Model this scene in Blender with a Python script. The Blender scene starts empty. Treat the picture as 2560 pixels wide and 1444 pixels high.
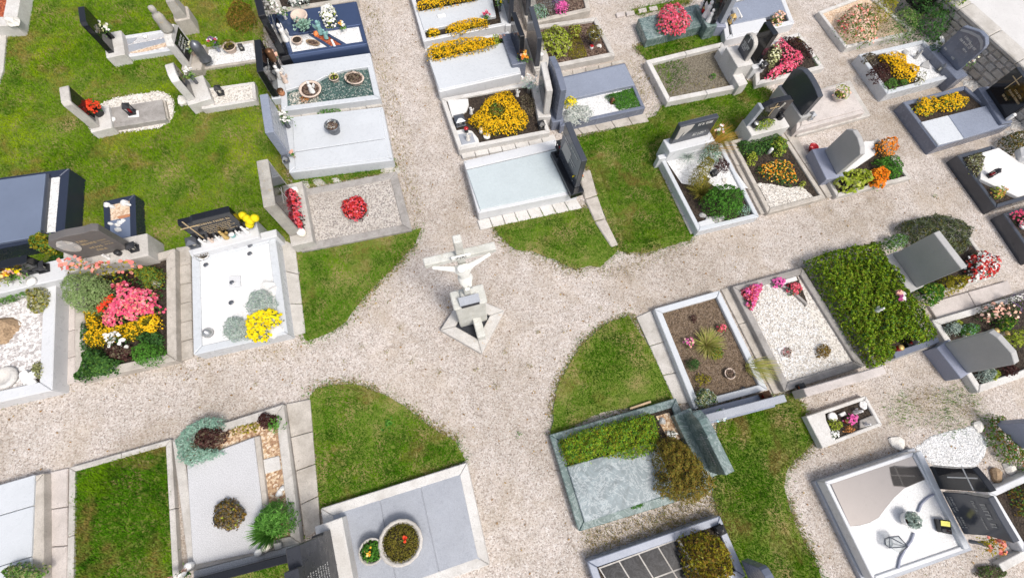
import bpy, bmesh, math, random
import numpy as np
from mathutils import Vector, Matrix

# ------------------------------------------------------------------ camera, sky, sun, exposure
sc = bpy.context.scene
col = sc.collection
PW, PH, FPX, CH = 2560, 1444, 1130.0, 8.8
PX, PY = PW / 2 + 69, PH / 2 + 33                        # where the optical axis meets the picture
RM = Matrix.Rotation(math.radians(19.9), 3, 'X') @ Matrix.Rotation(math.radians(14), 3, 'Z')
cam = bpy.data.cameras.new('camera')
cam.lens = 36 * FPX / PW; cam.sensor_width = 36; cam.clip_start = 0.1; cam.clip_end = 500
cam.shift_x = -69 / PW; cam.shift_y = 33 / PW
camo = bpy.data.objects.new('camera', cam); col.objects.link(camo)
camo.matrix_world = Matrix.Translation((0, 0, CH)) @ RM.to_4x4()
sc.camera = camo

SUN_EL, SUN_AZ = math.radians(60), math.radians(120)      # azimuth clockwise from +Y: light from the lower right of the picture
w = bpy.data.worlds.new('World'); sc.world = w; w.use_nodes = True
nt = w.node_tree; bg = nt.nodes['Background']
sky = nt.nodes.new('ShaderNodeTexSky'); sky.sky_type = 'NISHITA'; sky.sun_disc = False
sky.sun_elevation = SUN_EL; sky.sun_rotation = SUN_AZ; sky.dust_density = 4.0; sky.air_density = 0.9; sky.ozone_density = 0.6
hs = nt.nodes.new('ShaderNodeHueSaturation'); hs.inputs['Saturation'].default_value = 0.62     # thin high cloud over the blue
nt.links.new(sky.outputs[0], hs.inputs['Color']); nt.links.new(hs.outputs[0], bg.inputs[0]); bg.inputs[1].default_value = 0.15
sl = bpy.data.lights.new('sun', 'SUN'); sl.energy = 2.0; sl.angle = math.radians(14); sl.color = (1.0, 0.95, 0.88)
so = bpy.data.objects.new('sun', sl); col.objects.link(so)
sd = Vector((math.sin(SUN_AZ) * math.cos(SUN_EL), math.cos(SUN_AZ) * math.cos(SUN_EL), math.sin(SUN_EL)))
so.rotation_euler = sd.to_track_quat('Z', 'Y').to_euler(); so.location = (5, -8, 14)
vs = sc.view_settings; vs.view_transform = 'Standard'; vs.look = 'None'; vs.gamma = 1; vs.exposure = 0.26; vs.use_curve_mapping = False
sc.cycles.max_bounces = 6; sc.cycles.diffuse_bounces = 3; sc.cycles.glossy_bounces = 3; sc.cycles.transmission_bounces = 3

EXCL = []                                    # footprints that grass keeps out of
rng = np.random.default_rng(7)
random.seed(7)
CAMV = np.array([0, 0, CH]); RMN = np.array(RM)

def ray(px, py):
    return RMN @ np.array([(px - PX) / FPX, -(py - PY) / FPX, -1.0])
def G(px, py, z=0.0):                       # point of the place at height z that the photograph shows at (px, py)
    d = ray(px, py); t = (z - CH) / d[2]
    return CAMV + t * d
def XY(poly, z=0.0):
    return [G(p[0], p[1], z)[:2] for p in poly]
def hgt(b, top):                            # height above the ground of the point over b that the photograph shows at top
    d = ray(*top); v = b[:2] - CAMV[:2]
    t = (v @ d[:2]) / (d[:2] @ d[:2])
    return CH + t * d[2]

# ------------------------------------------------------------------ materials
MATS = {}
def newmat(name, rough=0.6, spec=0.4):
    m = bpy.data.materials.new(name); m.use_nodes = True
    b = m.node_tree.nodes['Principled BSDF']
    b.inputs['Roughness'].default_value = rough; b.inputs['Specular IOR Level'].default_value = spec
    MATS[name] = m
    return m, m.node_tree, b
def c4(c): return (c[0], c[1], c[2], 1)
def N(nt, t, **kw):
    n = nt.nodes.new(t)
    for k, v in kw.items(): setattr(n, k, v)
    return n
def pos(nt):
    return N(nt, 'ShaderNodeNewGeometry').outputs['Position']
def noise(nt, p, scale, detail=3, rough=0.55, dist=0):
    n = N(nt, 'ShaderNodeTexNoise'); n.inputs['Scale'].default_value = scale; n.inputs['Detail'].default_value = detail
    n.inputs['Roughness'].default_value = rough; n.inputs['Distortion'].default_value = dist
    nt.links.new(p, n.inputs['Vector']); return n.outputs['Fac']
def ramp(nt, fac, stops, interp='LINEAR'):
    r = N(nt, 'ShaderNodeValToRGB'); cr = r.color_ramp; cr.interpolation = interp
    while len(cr.elements) < len(stops): cr.elements.new(0.5)
    for e, (p, c) in zip(cr.elements, stops): e.position = p; e.color = c4(c)
    nt.links.new(fac, r.inputs[0]); return r.outputs[0]
def mix(nt, a, b, fac, mode='MIX'):
    m = N(nt, 'ShaderNodeMix', data_type='RGBA', blend_type=mode)
    if isinstance(fac, float): m.inputs[0].default_value = fac
    else: nt.links.new(fac, m.inputs[0])
    for s, v in ((6, a), (7, b)):
        if isinstance(v, tuple): m.inputs[s].default_value = c4(v)
        else: nt.links.new(v, m.inputs[s])
    return m.outputs[2]
def bump(nt, b, h, strength, dist=0.01):
    n = N(nt, 'ShaderNodeBump'); n.inputs['Strength'].default_value = strength; n.inputs['Distance'].default_value = dist
    nt.links.new(h, n.inputs['Height']); nt.links.new(n.outputs[0], b.inputs['Normal'])
def sc3(c, k): return tuple(min(1, x * k) for x in c)

def granite(name, c, var=0.25, scale=90, rough=0.35, spec=0.5, big=0.12, tint=None, metal=0):
    m, nt, b = newmat(name, rough, spec); p = pos(nt); b.inputs['Metallic'].default_value = metal
    f = noise(nt, p, scale, 2, 0.7)
    a = ramp(nt, f, [(0.3, sc3(c, 1 - var)), (0.5, c), (0.7, sc3(c, 1 + var))])
    g = noise(nt, p, 1.7, 4, 0.6)
    k = ramp(nt, g, [(0.3, (1 - big,) * 3), (0.7, (1 + big * .4,) * 3)])
    a = mix(nt, a, k, 1.0, 'MULTIPLY')
    # water marks and dirt of weathered stone
    d = noise(nt, p, 5.5, 5, 0.75, 0.6)
    dm = ramp(nt, d, [(0.56, (0, 0, 0)), (0.8, (0.22, 0.22, 0.22))])
    a = mix(nt, a, tint or sc3(c, 0.6), dm)
    nt.links.new(a, b.inputs['Base Color'])
    rr = ramp(nt, noise(nt, p, 9, 3), [(0.3, (rough * .7,) * 3), (0.8, (min(1, rough * 1.5 + .05),) * 3)])
    nt.links.new(rr, b.inputs['Roughness'])
    return m
def concrete(name, c, dark, rough=0.9, patch=3.0, lich=None):
    m, nt, b = newmat(name, rough, 0.25); p = pos(nt)
    a = ramp(nt, noise(nt, p, 55, 3, 0.7), [(0.25, sc3(c, 0.72)), (0.5, c), (0.75, sc3(c, 1.15))])
    s = ramp(nt, noise(nt, p, patch, 6, 0.68, 0.3), [(0.42, (0, 0, 0)), (0.68, (0.8, 0.8, 0.8))])
    a = mix(nt, a, dark, s)
    sp = ramp(nt, noise(nt, p, 17, 3, 0.7), [(0.6, (0, 0, 0)), (0.7, (0.6, 0.6, 0.6))])
    a = mix(nt, a, lich or sc3(dark, 0.8), sp)
    nt.links.new(a, b.inputs['Base Color']); bump(nt, b, noise(nt, p, 60, 4, 0.7), 0.35, 0.006)
    return m
def gravel(name, cols, scale=30, dirt=None, dirt_lo=0.5, bumpd=0.012, macro=False):
    m, nt, b = newmat(name, 0.9, 0.25); p = pos(nt)
    v = N(nt, 'ShaderNodeTexVoronoi'); v.inputs['Scale'].default_value = scale; nt.links.new(p, v.inputs['Vector'])
    sp = N(nt, 'ShaderNodeSeparateColor'); nt.links.new(v.outputs['Color'], sp.inputs[0])
    n = len(cols); a = ramp(nt, sp.outputs[0], [(i / n, c) for i, c in enumerate(cols)], 'CONSTANT')
    f = ramp(nt, noise(nt, p, scale * 3, 2, 0.7), [(0.3, (0.72,) * 3), (0.7, (1.12,) * 3)])
    a = mix(nt, a, f, 1.0, 'MULTIPLY')
    if dirt:
        s = ramp(nt, noise(nt, p, 0.8, 7, 0.68, 0.5), [(dirt_lo - .06, (0, 0, 0)), (dirt_lo + 0.18, (0.6, 0.6, 0.6))])
        a = mix(nt, a, dirt, s)
        s2 = ramp(nt, noise(nt, p, 7, 4, 0.7), [(0.58, (0, 0, 0)), (0.72, (0.5, 0.5, 0.5))])
        a = mix(nt, a, sc3(dirt, .75), s2)
    if macro:                                  # worn pale tracks and damp darker stretches
        a = mix(nt, a, ramp(nt, noise(nt, p, .33, 3, .5, .3), [(.32, (.80, .78, .74)), (.5, (.98, .98, .98)), (.68, (1.07, 1.07, 1.07))]), 1.0, 'MULTIPLY')
        a = mix(nt, a, ramp(nt, noise(nt, p, 3.1, 4, .6, .2), [(.3, (.86, .85, .83)), (.6, (1.03, 1.03, 1.03))]), 1.0, 'MULTIPLY')
    nt.links.new(a, b.inputs['Base Color'])
    inv = N(nt, 'ShaderNodeMath', operation='SUBTRACT'); inv.inputs[0].default_value = 1; nt.links.new(v.outputs['Distance'], inv.inputs[1])
    bump(nt, b, inv.outputs[0], 0.7, bumpd)
    return m
def leaf(name, cols, rough=0.6, trans=0.25, patch=None):
    m, nt, b = newmat(name, rough, 0.12)
    g = N(nt, 'ShaderNodeNewGeometry'); n = len(cols)
    a = ramp(nt, g.outputs['Random Per Island'], [((i + .5) / n, c) for i, c in enumerate(cols)])
    for k, pt in enumerate(patch or []):
        sh = N(nt, 'ShaderNodeVectorMath', operation='ADD'); nt.links.new(g.outputs['Position'], sh.inputs[0]); sh.inputs[1].default_value = (17.3 * k, 5.1 * k, 0)
        s = ramp(nt, noise(nt, sh.outputs[0], pt[1], 5, 0.62, 0.4), [(pt[2], (0, 0, 0)), (pt[3], (pt[4],) * 3)])
        a = mix(nt, a, pt[0], s)
    nt.links.new(a, b.inputs['Base Color'])
    if trans:
        out = nt.nodes['Material Output']; tr = N(nt, 'ShaderNodeBsdfTranslucent'); nt.links.new(a, tr.inputs[0])
        mx = N(nt, 'ShaderNodeMixShader'); mx.inputs[0].default_value = trans
        nt.links.new(b.outputs[0], mx.inputs[1]); nt.links.new(tr.outputs[0], mx.inputs[2]); nt.links.new(mx.outputs[0], out.inputs[0])
    return m
def plain(name, c, rough=0.5, spec=0.4, metal=0, var=0.12):
    m, nt, b = newmat(name, rough, spec); b.inputs['Metallic'].default_value = metal
    a = ramp(nt, noise(nt, pos(nt), 40, 3, 0.6), [(0.3, sc3(c, 1 - var)), (0.7, sc3(c, 1 + var))])
    nt.links.new(a, b.inputs['Base Color']); return m

gravel('path_gravel', [(.525, .465, .42), (.59, .53, .485), (.45, .395, .355), (.645, .595, .555), (.555, .485, .435), (.355, .305, .27), (.61, .55, .505), (.68, .64, .605), (.505, .445, .40)], 48, (.37, .30, .22), 0.54, macro=True)
gravel('white_gravel', [(.74, .74, .74), (.80, .80, .80), (.62, .62, .61), (.82, .82, .82), (.70, .70, .69)], 36)
gravel('fine_white_gravel', [(.78, .78, .775), (.82, .82, .82), (.72, .72, .71), (.84, .84, .84)], 75, bumpd=.006)
gravel('pale_gravel', [(.70, .66, .60), (.76, .72, .66), (.60, .56, .50), (.46, .42, .38), (.76, .73, .68)], 34)
gravel('mixed_gravel', [(.50, .46, .42), (.58, .54, .49), (.36, .33, .30), (.28, .25, .235), (.54, .49, .44), (.64, .60, .56)], 44, (.34, .30, .26), 0.50)
gravel('grey_white_gravel', [(.62, .60, .59), (.75, .73, .72), (.45, .42, .41), (.82, .8, .78), (.52, .49, .48)], 26)
gravel('green_gravel', [(.05, .10, .09), (.10, .17, .15), (.04, .07, .07), (.30, .33, .30), (.08, .14, .13)], 40)
gravel('beige_gravel', [(.45, .42, .36), (.60, .57, .50), (.25, .25, .22), (.70, .66, .60), (.15, .19, .17)], 40)
gravel('red_gravel', [(.32, .07, .03), (.42, .10, .04), (.22, .05, .03), (.5, .16, .08)], 40)
gravel('peach_gravel', [(.66, .48, .33), (.74, .58, .43), (.55, .38, .26), (.78, .64, .50)], 38)
gravel('brown_gravel', [(.52, .36, .22), (.66, .50, .34), (.36, .22, .13), (.74, .62, .48), (.45, .30, .19)], 30)
gravel('soil', [(.045, .033, .025), (.065, .05, .037), (.03, .023, .018), (.055, .04, .03)], 28, bumpd=0.03)
gravel('dry_soil', [(.16, .115, .075), (.20, .145, .10), (.12, .085, .058), (.18, .13, .085), (.24, .18, .13)], 40, bumpd=0.02)
gravel('mulch', [(.10, .06, .045), (.15, .10, .075), (.06, .04, .032), (.22, .16, .12)], 30, bumpd=0.03)
gravel('grey_soil', [(.20, .175, .13), (.25, .22, .165), (.15, .13, .10)], 40, bumpd=0.02)
concrete('concrete', (.50, .46, .41), (.30, .27, .23))
concrete('grey_concrete', (.36, .34, .32), (.20, .185, .17))
concrete('pale_concrete', (.53, .505, .47), (.36, .335, .30))
concrete('pink_concrete', (.56, .51, .48), (.40, .36, .33), patch=2)
concrete('lichen_concrete', (.42, .40, .36), (.24, .225, .20), lich=(.50, .36, .16))
concrete('white_stone', (.62, .605, .58), (.46, .435, .40), patch=2.2)
concrete('cross_stone', (.60, .60, .56), (.42, .42, .375), patch=4, lich=(.42, .36, .26))
concrete('cross_kerb', (.58, .56, .53), (.40, .38, .35), patch=3, lich=(.48, .34, .20))
concrete('rubble', (.52, .49, .46), (.36, .33, .30), patch=5, lich=(.48, .34, .22))
concrete('road', (.60, .59, .58), (.52, .51, .50), patch=1)
granite('white_granite', (.61, .62, .635), .10, 120, .3, .5, .06)
granite('blue_white_granite', (.55, .575, .60), .10, 110, .28, .5, .06)
granite('pale_green_granite', (.485, .545, .56), .08, 110, .25, .5, .06)
granite('terrazzo', (.52, .52, .53), .28, 70, .4, .4, .06)
granite('grey_granite', (.34, .36, .40), .22, 100, .3, .5, .1)
granite('blue_grey_granite', (.25, .28, .35), .16, 100, .25, .5, .1)
granite('slate_granite', (.155, .175, .23), .12, 100, .22, .5, .12)
granite('dark_granite', (.050, .056, .070), .2, 120, .13, .6, .1)
granite('black_granite', (.010, .011, .014), .2, 120, .07, .6, .1)
granite('navy_granite', (.078, .115, .22), .06, 120, .05, .6, .05, metal=.55)
granite('navy_dark_granite', (.035, .045, .075), .06, 120, .06, .6, .05, metal=.3)
granite('blue_slab_granite', (.265, .315, .42), .05, 120, .08, .6, .06, metal=.5)
granite('taupe_sheen_granite', (.37, .345, .325), .03, 140, .04, .6, .03, metal=.85)  # black polished stone; its mirrored sky is put into the taupe metallic colour
granite('dark_slate', (.038, .041, .050), .15, 90, .3, .3, .12)
granite('stele_grey', (.40, .395, .385), .06, 60, .5, .4, .1)
granite('headstone_brown', (.135, .125, .12), .15, 80, .45, .4, .15)
def green_marble(name, c, vein, amt, rough=.25):
    m, nt, b = newmat(name, rough, .5); p = pos(nt)
    a = ramp(nt, noise(nt, p, 4, 6, 0.7, 1.2), [(0.3, sc3(c, .6)), (0.6, c), (0.8, sc3(c, 1.35))])
    v = ramp(nt, noise(nt, p, 2.6, 8, 0.78, 1.1), [(0.475, (0, 0, 0)), (0.5, (amt,) * 3), (0.525, (0, 0, 0))])
    a = mix(nt, a, vein, v)
    v2 = ramp(nt, noise(nt, p, 6.5, 5, 0.7, 1.5), [(0.56, (0, 0, 0)), (0.72, (amt * .8,) * 3)])
    a = mix(nt, a, sc3(vein, .8), v2)
    nt.links.new(a, b.inputs['Base Color'])
green_marble('green_marble', (.13, .19, .18), (.52, .58, .57), .5)
green_marble('pale_green_marble', (.25, .30, .315), (.66, .70, .71), .6, .18)
green_marble('black_marble', (.018, .019, .022), (.14, .14, .15), .35, .10)
MATS['black_marble'].node_tree.nodes['Principled BSDF'].inputs['Specular IOR Level'].default_value = .25
plain('white_ceramic', (.80, .79, .77), .35)
plain('white_paint', (.80, .80, .76), .55)
plain('marble_white', (.68, .67, .65), .4)
plain('iron', (.025, .025, .028), .4, .5)
plain('grey_metal', (.16, .17, .19), .35, .5, .6)
plain('silver', (.5, .5, .5), .3, .5, .8)
plain('bronze', (.16, .08, .04), .4, .5, .6)
plain('teal_patina', (.22, .42, .40), .6)
plain('gold', (.55, .38, .14), .4, .5, .3)
plain('letter_white', (.72, .72, .70), .6)
plain('letter_grey', (.38, .38, .37), .6)
plain('letter_gold', (.50, .38, .22), .6)
plain('terracotta', (.45, .20, .10), .8)
plain('clay_pale', (.62, .50, .42), .8)
plain('red_glass', (.40, .015, .02), .15, .5)
plain('orange_wax', (.80, .22, .06), .5)
plain('wax', (.82, .78, .66), .5)
plain('pink_ceramic', (.75, .42, .40), .4)
plain('lantern_green', (.02, .10, .07), .4)
plain('wood', (.55, .40, .25), .8)
plain('black_plastic', (.02, .02, .022), .5)
plain('yellow_print', (.70, .68, .15), .6)
plain('rock_brown', (.34, .24, .15), .9, .3, 0, .4)
plain('rock_grey', (.43, .42, .405), .9, .3, 0, .35)
plain('rock_white', (.70, .67, .62), .9, .3, 0, .2)
granite('lavender_stone', (.27, .29, .37), .12, 60, .4, .4, .1)
gm, gnt, gb = newmat('lantern_glass', .05, .5); gb.inputs['Base Color'].default_value = (.75, .8, .8, 1); gb.inputs['Alpha'].default_value = .35
LV = lambda n, *c, **k: leaf(n, list(c), **k)
LV('lawn_blade', (.145, .29, .004), (.185, .345, .006), (.24, .40, .009), (.105, .225, .004), rough=.9, trans=.38, patch=[((.34, .46, .006), .9, .50, .60, .85), ((.06, .17, .006), 2.0, .50, .63, .9), ((.38, .27, .08), 1.0, .54, .64, .75)])
LV('lawn_rich', (.075, .225, .004), (.10, .275, .006), (.14, .325, .009), (.06, .175, .004), rough=.9, trans=.38, patch=[((.20, .36, .006), 1.5, .52, .62, .8), ((.04, .13, .005), 2.6, .50, .63, .9), ((.34, .23, .075), 1.15, .545, .64, .8)])
LV('dry_blade', (.36, .28, .13), (.44, .35, .18), (.27, .20, .09), (.22, .24, .05))
LV('leaf_mid', (0.085, 0.204, 0.034), (0.136, 0.289, 0.051), (0.060, 0.136, 0.025), (0.187, 0.357, 0.068))
LV('leaf_dark', (0.036, 0.108, 0.025), (0.063, 0.162, 0.036), (0.090, 0.216, 0.054), (0.027, 0.072, 0.022))
LV('leaf_box', (0.056, 0.192, 0.019), (0.096, 0.272, 0.032), (0.040, 0.128, 0.016), (0.144, 0.352, 0.048))
LV('leaf_lime', (0.322, 0.414, 0.034), (0.437, 0.506, 0.057), (0.230, 0.322, 0.023), (0.517, 0.552, 0.115))
LV('leaf_gold', (0.319, 0.275, 0.017), (0.435, 0.362, 0.026), (0.203, 0.189, 0.014), (0.131, 0.145, 0.017))
LV('leaf_hedge', (0.153, 0.289, 0.014), (0.255, 0.408, 0.020), (0.102, 0.187, 0.010), (0.170, 0.145, 0.020), (0.340, 0.476, 0.034))
LV('leaf_santolina', (0.216, 0.324, 0.108), (0.284, 0.392, 0.149), (0.162, 0.257, 0.081), (0.351, 0.446, 0.203))
LV('leaf_silver', (0.340, 0.430, 0.380), (0.440, 0.520, 0.470), (0.250, 0.340, 0.280), (0.520, 0.580, 0.520))
LV('leaf_white', (0.620, 0.640, 0.600), (0.740, 0.750, 0.700), (0.480, 0.520, 0.460), (0.800, 0.800, 0.760))
LV('leaf_bluegreen', (0.240, 0.408, 0.312), (0.336, 0.516, 0.408), (0.168, 0.312, 0.228), (0.408, 0.576, 0.480))
LV('leaf_purple', (0.058, 0.023, 0.023), (0.091, 0.036, 0.033), (0.039, 0.016, 0.017), (0.130, 0.065, 0.052))
LV('leaf_heather', (0.156, 0.117, 0.085), (0.221, 0.169, 0.117), (0.117, 0.117, 0.052), (0.260, 0.221, 0.156))
LV('leaf_sedum', (0.300, 0.320, 0.130), (0.400, 0.400, 0.200), (0.220, 0.260, 0.080), (0.480, 0.460, 0.280))
LV('leaf_bronze', (0.224, 0.126, 0.028), (0.308, 0.182, 0.035), (0.168, 0.140, 0.021), (0.364, 0.238, 0.042), (0.112, 0.084, 0.017))
LV('leaf_yew', (0.150, 0.150, 0.022), (0.225, 0.195, 0.030), (0.112, 0.105, 0.018), (0.285, 0.232, 0.045))
LV('leaf_lavender', (0.190, 0.200, 0.190), (0.260, 0.270, 0.260), (0.140, 0.150, 0.140), (0.300, 0.310, 0.330))
LV('leaf_grassdark', (0.076, 0.102, 0.043), (0.119, 0.153, 0.068), (0.170, 0.196, 0.102), (0.060, 0.076, 0.034))
LV('blade_straw', (0.442, 0.390, 0.117), (0.286, 0.338, 0.065), (0.572, 0.468, 0.208), (0.208, 0.286, 0.039))
LV('blade_orange', (0.500, 0.260, 0.040), (0.600, 0.360, 0.080), (0.380, 0.240, 0.030), (0.280, 0.280, 0.040))
LV('blade_olive', (0.182, 0.182, 0.028), (0.252, 0.238, 0.042), (0.140, 0.154, 0.025), (0.336, 0.266, 0.070))
LV('leaf_cypress', (0.080, 0.224, 0.032), (0.128, 0.320, 0.048), (0.048, 0.144, 0.022), (0.192, 0.416, 0.080))
FL = lambda n, *c: leaf(n, list(c), trans=.15)
FL('fl_yellow', (.72, .40, .006), (.80, .48, .01), (.66, .34, .005), (.84, .56, .02))
FL('fl_bright_yellow', (.85, .68, .01), (.90, .74, .02), (.80, .60, .01))
FL('fl_orange', (.80, .22, .01), (.85, .30, .015), (.72, .16, .01))
FL('fl_amber', (.80, .38, .03), (.85, .48, .06), (.75, .26, .02), (.86, .62, .22))
FL('fl_pink', (.75, .07, .17), (.82, .15, .25), (.66, .045, .12), (.86, .28, .36))
FL('fl_rose', (.70, .10, .16), (.60, .06, .09), (.78, .22, .26), (.45, .04, .06))
FL('fl_red', (.50, .02, .02), (.62, .04, .03), (.40, .015, .02), (.70, .12, .10))
FL('fl_vermilion', (.70, .05, .02), (.78, .09, .03), (.60, .03, .015))
FL('fl_coral', (.82, .26, .20), (.86, .36, .28), (.80, .20, .18))
FL('fl_peach', (.80, .50, .36), (.75, .36, .28), (.84, .60, .48))
FL('fl_white', (.82, .81, .78), (.86, .85, .82), (.76, .76, .70))
FL('fl_cream', (.72, .72, .42), (.80, .80, .60), (.62, .66, .28))
FL('fl_magenta', (.70, .10, .36), (.78, .20, .45), (.60, .07, .28))
FL('fl_purple', (.24, .13, .34), (.32, .19, .43), (.18, .10, .26))
FL('fl_lightblue', (.40, .62, .72), (.52, .72, .78), (.60, .78, .82))
FL('fl_orange_dry', (.55, .22, .06), (.62, .30, .10), (.42, .17, .05))
FL('fallen_leaf', (.28, .15, .05), (.36, .22, .08), (.18, .10, .04), (.42, .30, .12))

# ------------------------------------------------------------------ objects
def empty(name, label, cat, loc, group=None):
    o = bpy.data.objects.new(name, None); col.objects.link(o); o.location = [float(v) for v in loc]
    o.empty_display_size = 0.1
    return tag(o, label, cat, group)
def tag(o, label=None, cat=None, group=None, kind=None):
    if label: o['label'] = label
    if cat: o['category'] = cat
    if group: o['group'] = group
    if kind: o['kind'] = kind
    return o
def root_loc(p):
    while p.parent: p = p.parent
    return np.array(p.location)
def mesh(name, V, F, mat, parent=None, smooth=False, loc=None):
    V = np.asarray(V, float)
    if parent is not None: off = root_loc(parent)
    else: off = np.array(loc) if loc is not None else np.array([*V[:, :2].mean(0), V[:, 2].min()])
    me = bpy.data.meshes.new(name); me.from_pydata((V - off).tolist(), [], F); me.update()
    me.materials.append(MATS[mat])
    if smooth: me.polygons.foreach_set('use_smooth', [True] * len(me.polygons))
    o = bpy.data.objects.new(name, me); col.objects.link(o)
    if parent is not None: o.parent = parent
    else: o.location = [float(v) for v in off]
    return o
def fastmesh(name, V, k, mat, parent=None, loc=None):       # V: (n*k, 3) vertices, faces of k corners each
    V = np.asarray(V, np.float32)
    off = root_loc(parent) if parent is not None else (np.array(loc) if loc is not None else np.array([*V[:, :2].mean(0), V[:, 2].min()]))
    V = (V - off).astype(np.float32); n = len(V) // k
    me = bpy.data.meshes.new(name); me.vertices.add(len(V)); me.vertices.foreach_set('co', V.ravel())
    me.loops.add(len(V)); me.loops.foreach_set('vertex_index', np.arange(len(V), dtype=np.int32))
    me.polygons.add(n); me.polygons.foreach_set('loop_start', np.arange(0, n * k, k, dtype=np.int32))
    me.polygons.foreach_set('loop_total', np.full(n, k, np.int32)); me.update(); me.validate()
    me.materials.append(MATS[mat])
    o = bpy.data.objects.new(name, me); col.objects.link(o)
    if parent is not None: o.parent = parent
    else: o.location = [float(v) for v in off]
    return o
def area2(P):
    x = np.array(P); return float(np.sum(x[:, 0] * np.roll(x[:, 1], -1) - np.roll(x[:, 0], -1) * x[:, 1]))
def ccw(P): return list(P) if area2(P) > 0 else list(P)[::-1]
def finish(name, bm, mat, parent, bev):
    bmesh.ops.recalc_face_normals(bm, faces=bm.faces)
    if bev: bmesh.ops.bevel(bm, geom=[e for e in bm.edges if len(e.link_faces) == 2 and e.calc_face_angle(0) > 0.6], offset=bev, segments=1, affect='EDGES', clamp_overlap=True)
    V = [tuple(v.co) for v in bm.verts]; bm.verts.index_update()
    F = [[v.index for v in f.verts] for f in bm.faces]; bm.free()
    return mesh(name, V, F, mat, parent)
def prism(name, P, z0, z1, mat, parent=None, bev=.01, jit=0):
    P = ccw([np.asarray(p, float) for p in P]); bm = bmesh.new(); n = len(P)
    a = [bm.verts.new((p[0], p[1], z0)) for p in P]
    b = [bm.verts.new((p[0], p[1], z1 + (rng.uniform(-jit, jit) if jit else 0))) for p in P]
    bm.faces.new(a[::-1]); bm.faces.new(b)
    for i in range(n): bm.faces.new((a[i], a[(i + 1) % n], b[(i + 1) % n], b[i]))
    return finish(name, bm, mat, parent, bev)
def inset(P, ws):
    P = ccw(P); n = len(P); out = []
    if not hasattr(ws, '__len__'): ws = [ws] * n
    L = []
    for i in range(n):
        d = P[(i + 1) % n] - P[i]; d = d / np.linalg.norm(d); nn = np.array([-d[1], d[0]])
        L.append((P[i] + nn * ws[i], d))
    for i in range(n):
        (p, d), (q, e) = L[i - 1], L[i]
        t = np.linalg.solve(np.array([d, -e]).T, q - p)[0]; out.append(p + d * t)
    return out
def kerb(t, P, h, wd, mat, z0=-.03, split=0, name='kerb_stone', bev=.012):
    # four mitred kerb stones round the grave; P in ring order (world xy)
    P = ccw(P); I = inset(P, wd); n = len(P)
    for i in range(n):
        j = (i + 1) % n; k = max(1, split if hasattr(split, '__len__') is False else split[i])
        for s in range(k):
            f0, f1 = s / k, (s + 1) / k
            g = .004 / max(.2, np.linalg.norm(P[j] - P[i]))
            f0 += g; f1 -= g
            prism(name, [P[i] + (P[j] - P[i]) * f0, P[i] + (P[j] - P[i]) * f1, I[i] + (I[j] - I[i]) * f1, I[i] + (I[j] - I[i]) * f0], z0, h + rng.uniform(-.004, .004), mat, t, bev)
    return I
def flat(name, P, z, mat, parent):
    P = ccw(P); return mesh(name, [(p[0], p[1], z) for p in P], [list(range(len(P)))], mat, parent)
def inpoly(P, x, y):
    P = np.array(P); r = np.zeros(len(x), bool); j = len(P) - 1
    for i in range(len(P)):
        c = ((P[i, 1] > y) != (P[j, 1] > y)) & (x < (P[j, 0] - P[i, 0]) * (y - P[i, 1]) / (P[j, 1] - P[i, 1] + 1e-12) + P[i, 0])
        r ^= c; j = i
    return r
def sample(P, n):
    P = np.array(P); lo, hi = P.min(0), P.max(0); out = np.zeros((0, 2))
    for _ in range(40):
        q = rng.uniform(lo, hi, (max(64, int(n * 1.6)), 2)); out = np.vstack([out, q[inpoly(P, q[:, 0], q[:, 1])]])
        if len(out) >= n: break
    return out[:n]
def edged(P, q):
    P = np.array(P); d = np.full(len(q), 1e9)
    for i in range(len(P)):
        a, b = P[i], P[(i + 1) % len(P)]; ab = b - a
        t = np.clip(((q - a) @ ab) / (ab @ ab + 1e-12), 0, 1)
        d = np.minimum(d, np.linalg.norm(q - (a + t[:, None] * ab), axis=1))
    return d
def vnoise(x, y, s, seed):
    r = np.random.default_rng(seed); v = 0
    for k in range(5):
        a = r.uniform(0, 6.28); f = s * r.uniform(.6, 1.8); v = v + np.sin((x * np.cos(a) + y * np.sin(a)) * f + r.uniform(0, 6.28))
    return v / 5
def unit(v): return v / (np.linalg.norm(v, axis=1, keepdims=True) + 1e-9)
def leaves(C, Nn, size, asp, name, mat, parent):            # one rhombic leaf per point, facing along Nn
    n = len(C); Nn = unit(Nn + rng.normal(0, .45, (n, 3))); r = rng.normal(size=(n, 3)); u = unit(np.cross(Nn, r)); v = np.cross(Nn, u)
    s = size * rng.uniform(.6, 1.35, (n, 1)); b = Nn * s * .18
    V = np.stack([C - u * s * .5, C + v * s / asp * .5 + b, C + u * s * .5 - b * .3, C - v * s / asp * .5 + b], 1).reshape(-1, 3)
    return fastmesh(name, V, 4, mat, parent)
def blossoms(C, Nn, size, name, mat, parent, k=6):
    n = len(C); Nn = unit(Nn + rng.normal(0, .35, (n, 3))); r = rng.normal(size=(n, 3)); u = unit(np.cross(Nn, r)); v = np.cross(Nn, u)
    s = size * rng.uniform(.7, 1.25, (n, 1)); pts = []
    for i in range(k):
        a = 6.2832 * i / k; rr = 0.5 * (1 if i % 2 == 0 else .8)
        pts.append(C + (u * math.cos(a) + v * math.sin(a)) * s * rr + Nn * s * (.12 if i % 2 else -.08))
    return fastmesh(name, np.stack(pts, 1).reshape(-1, 3), k, mat, parent)
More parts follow.
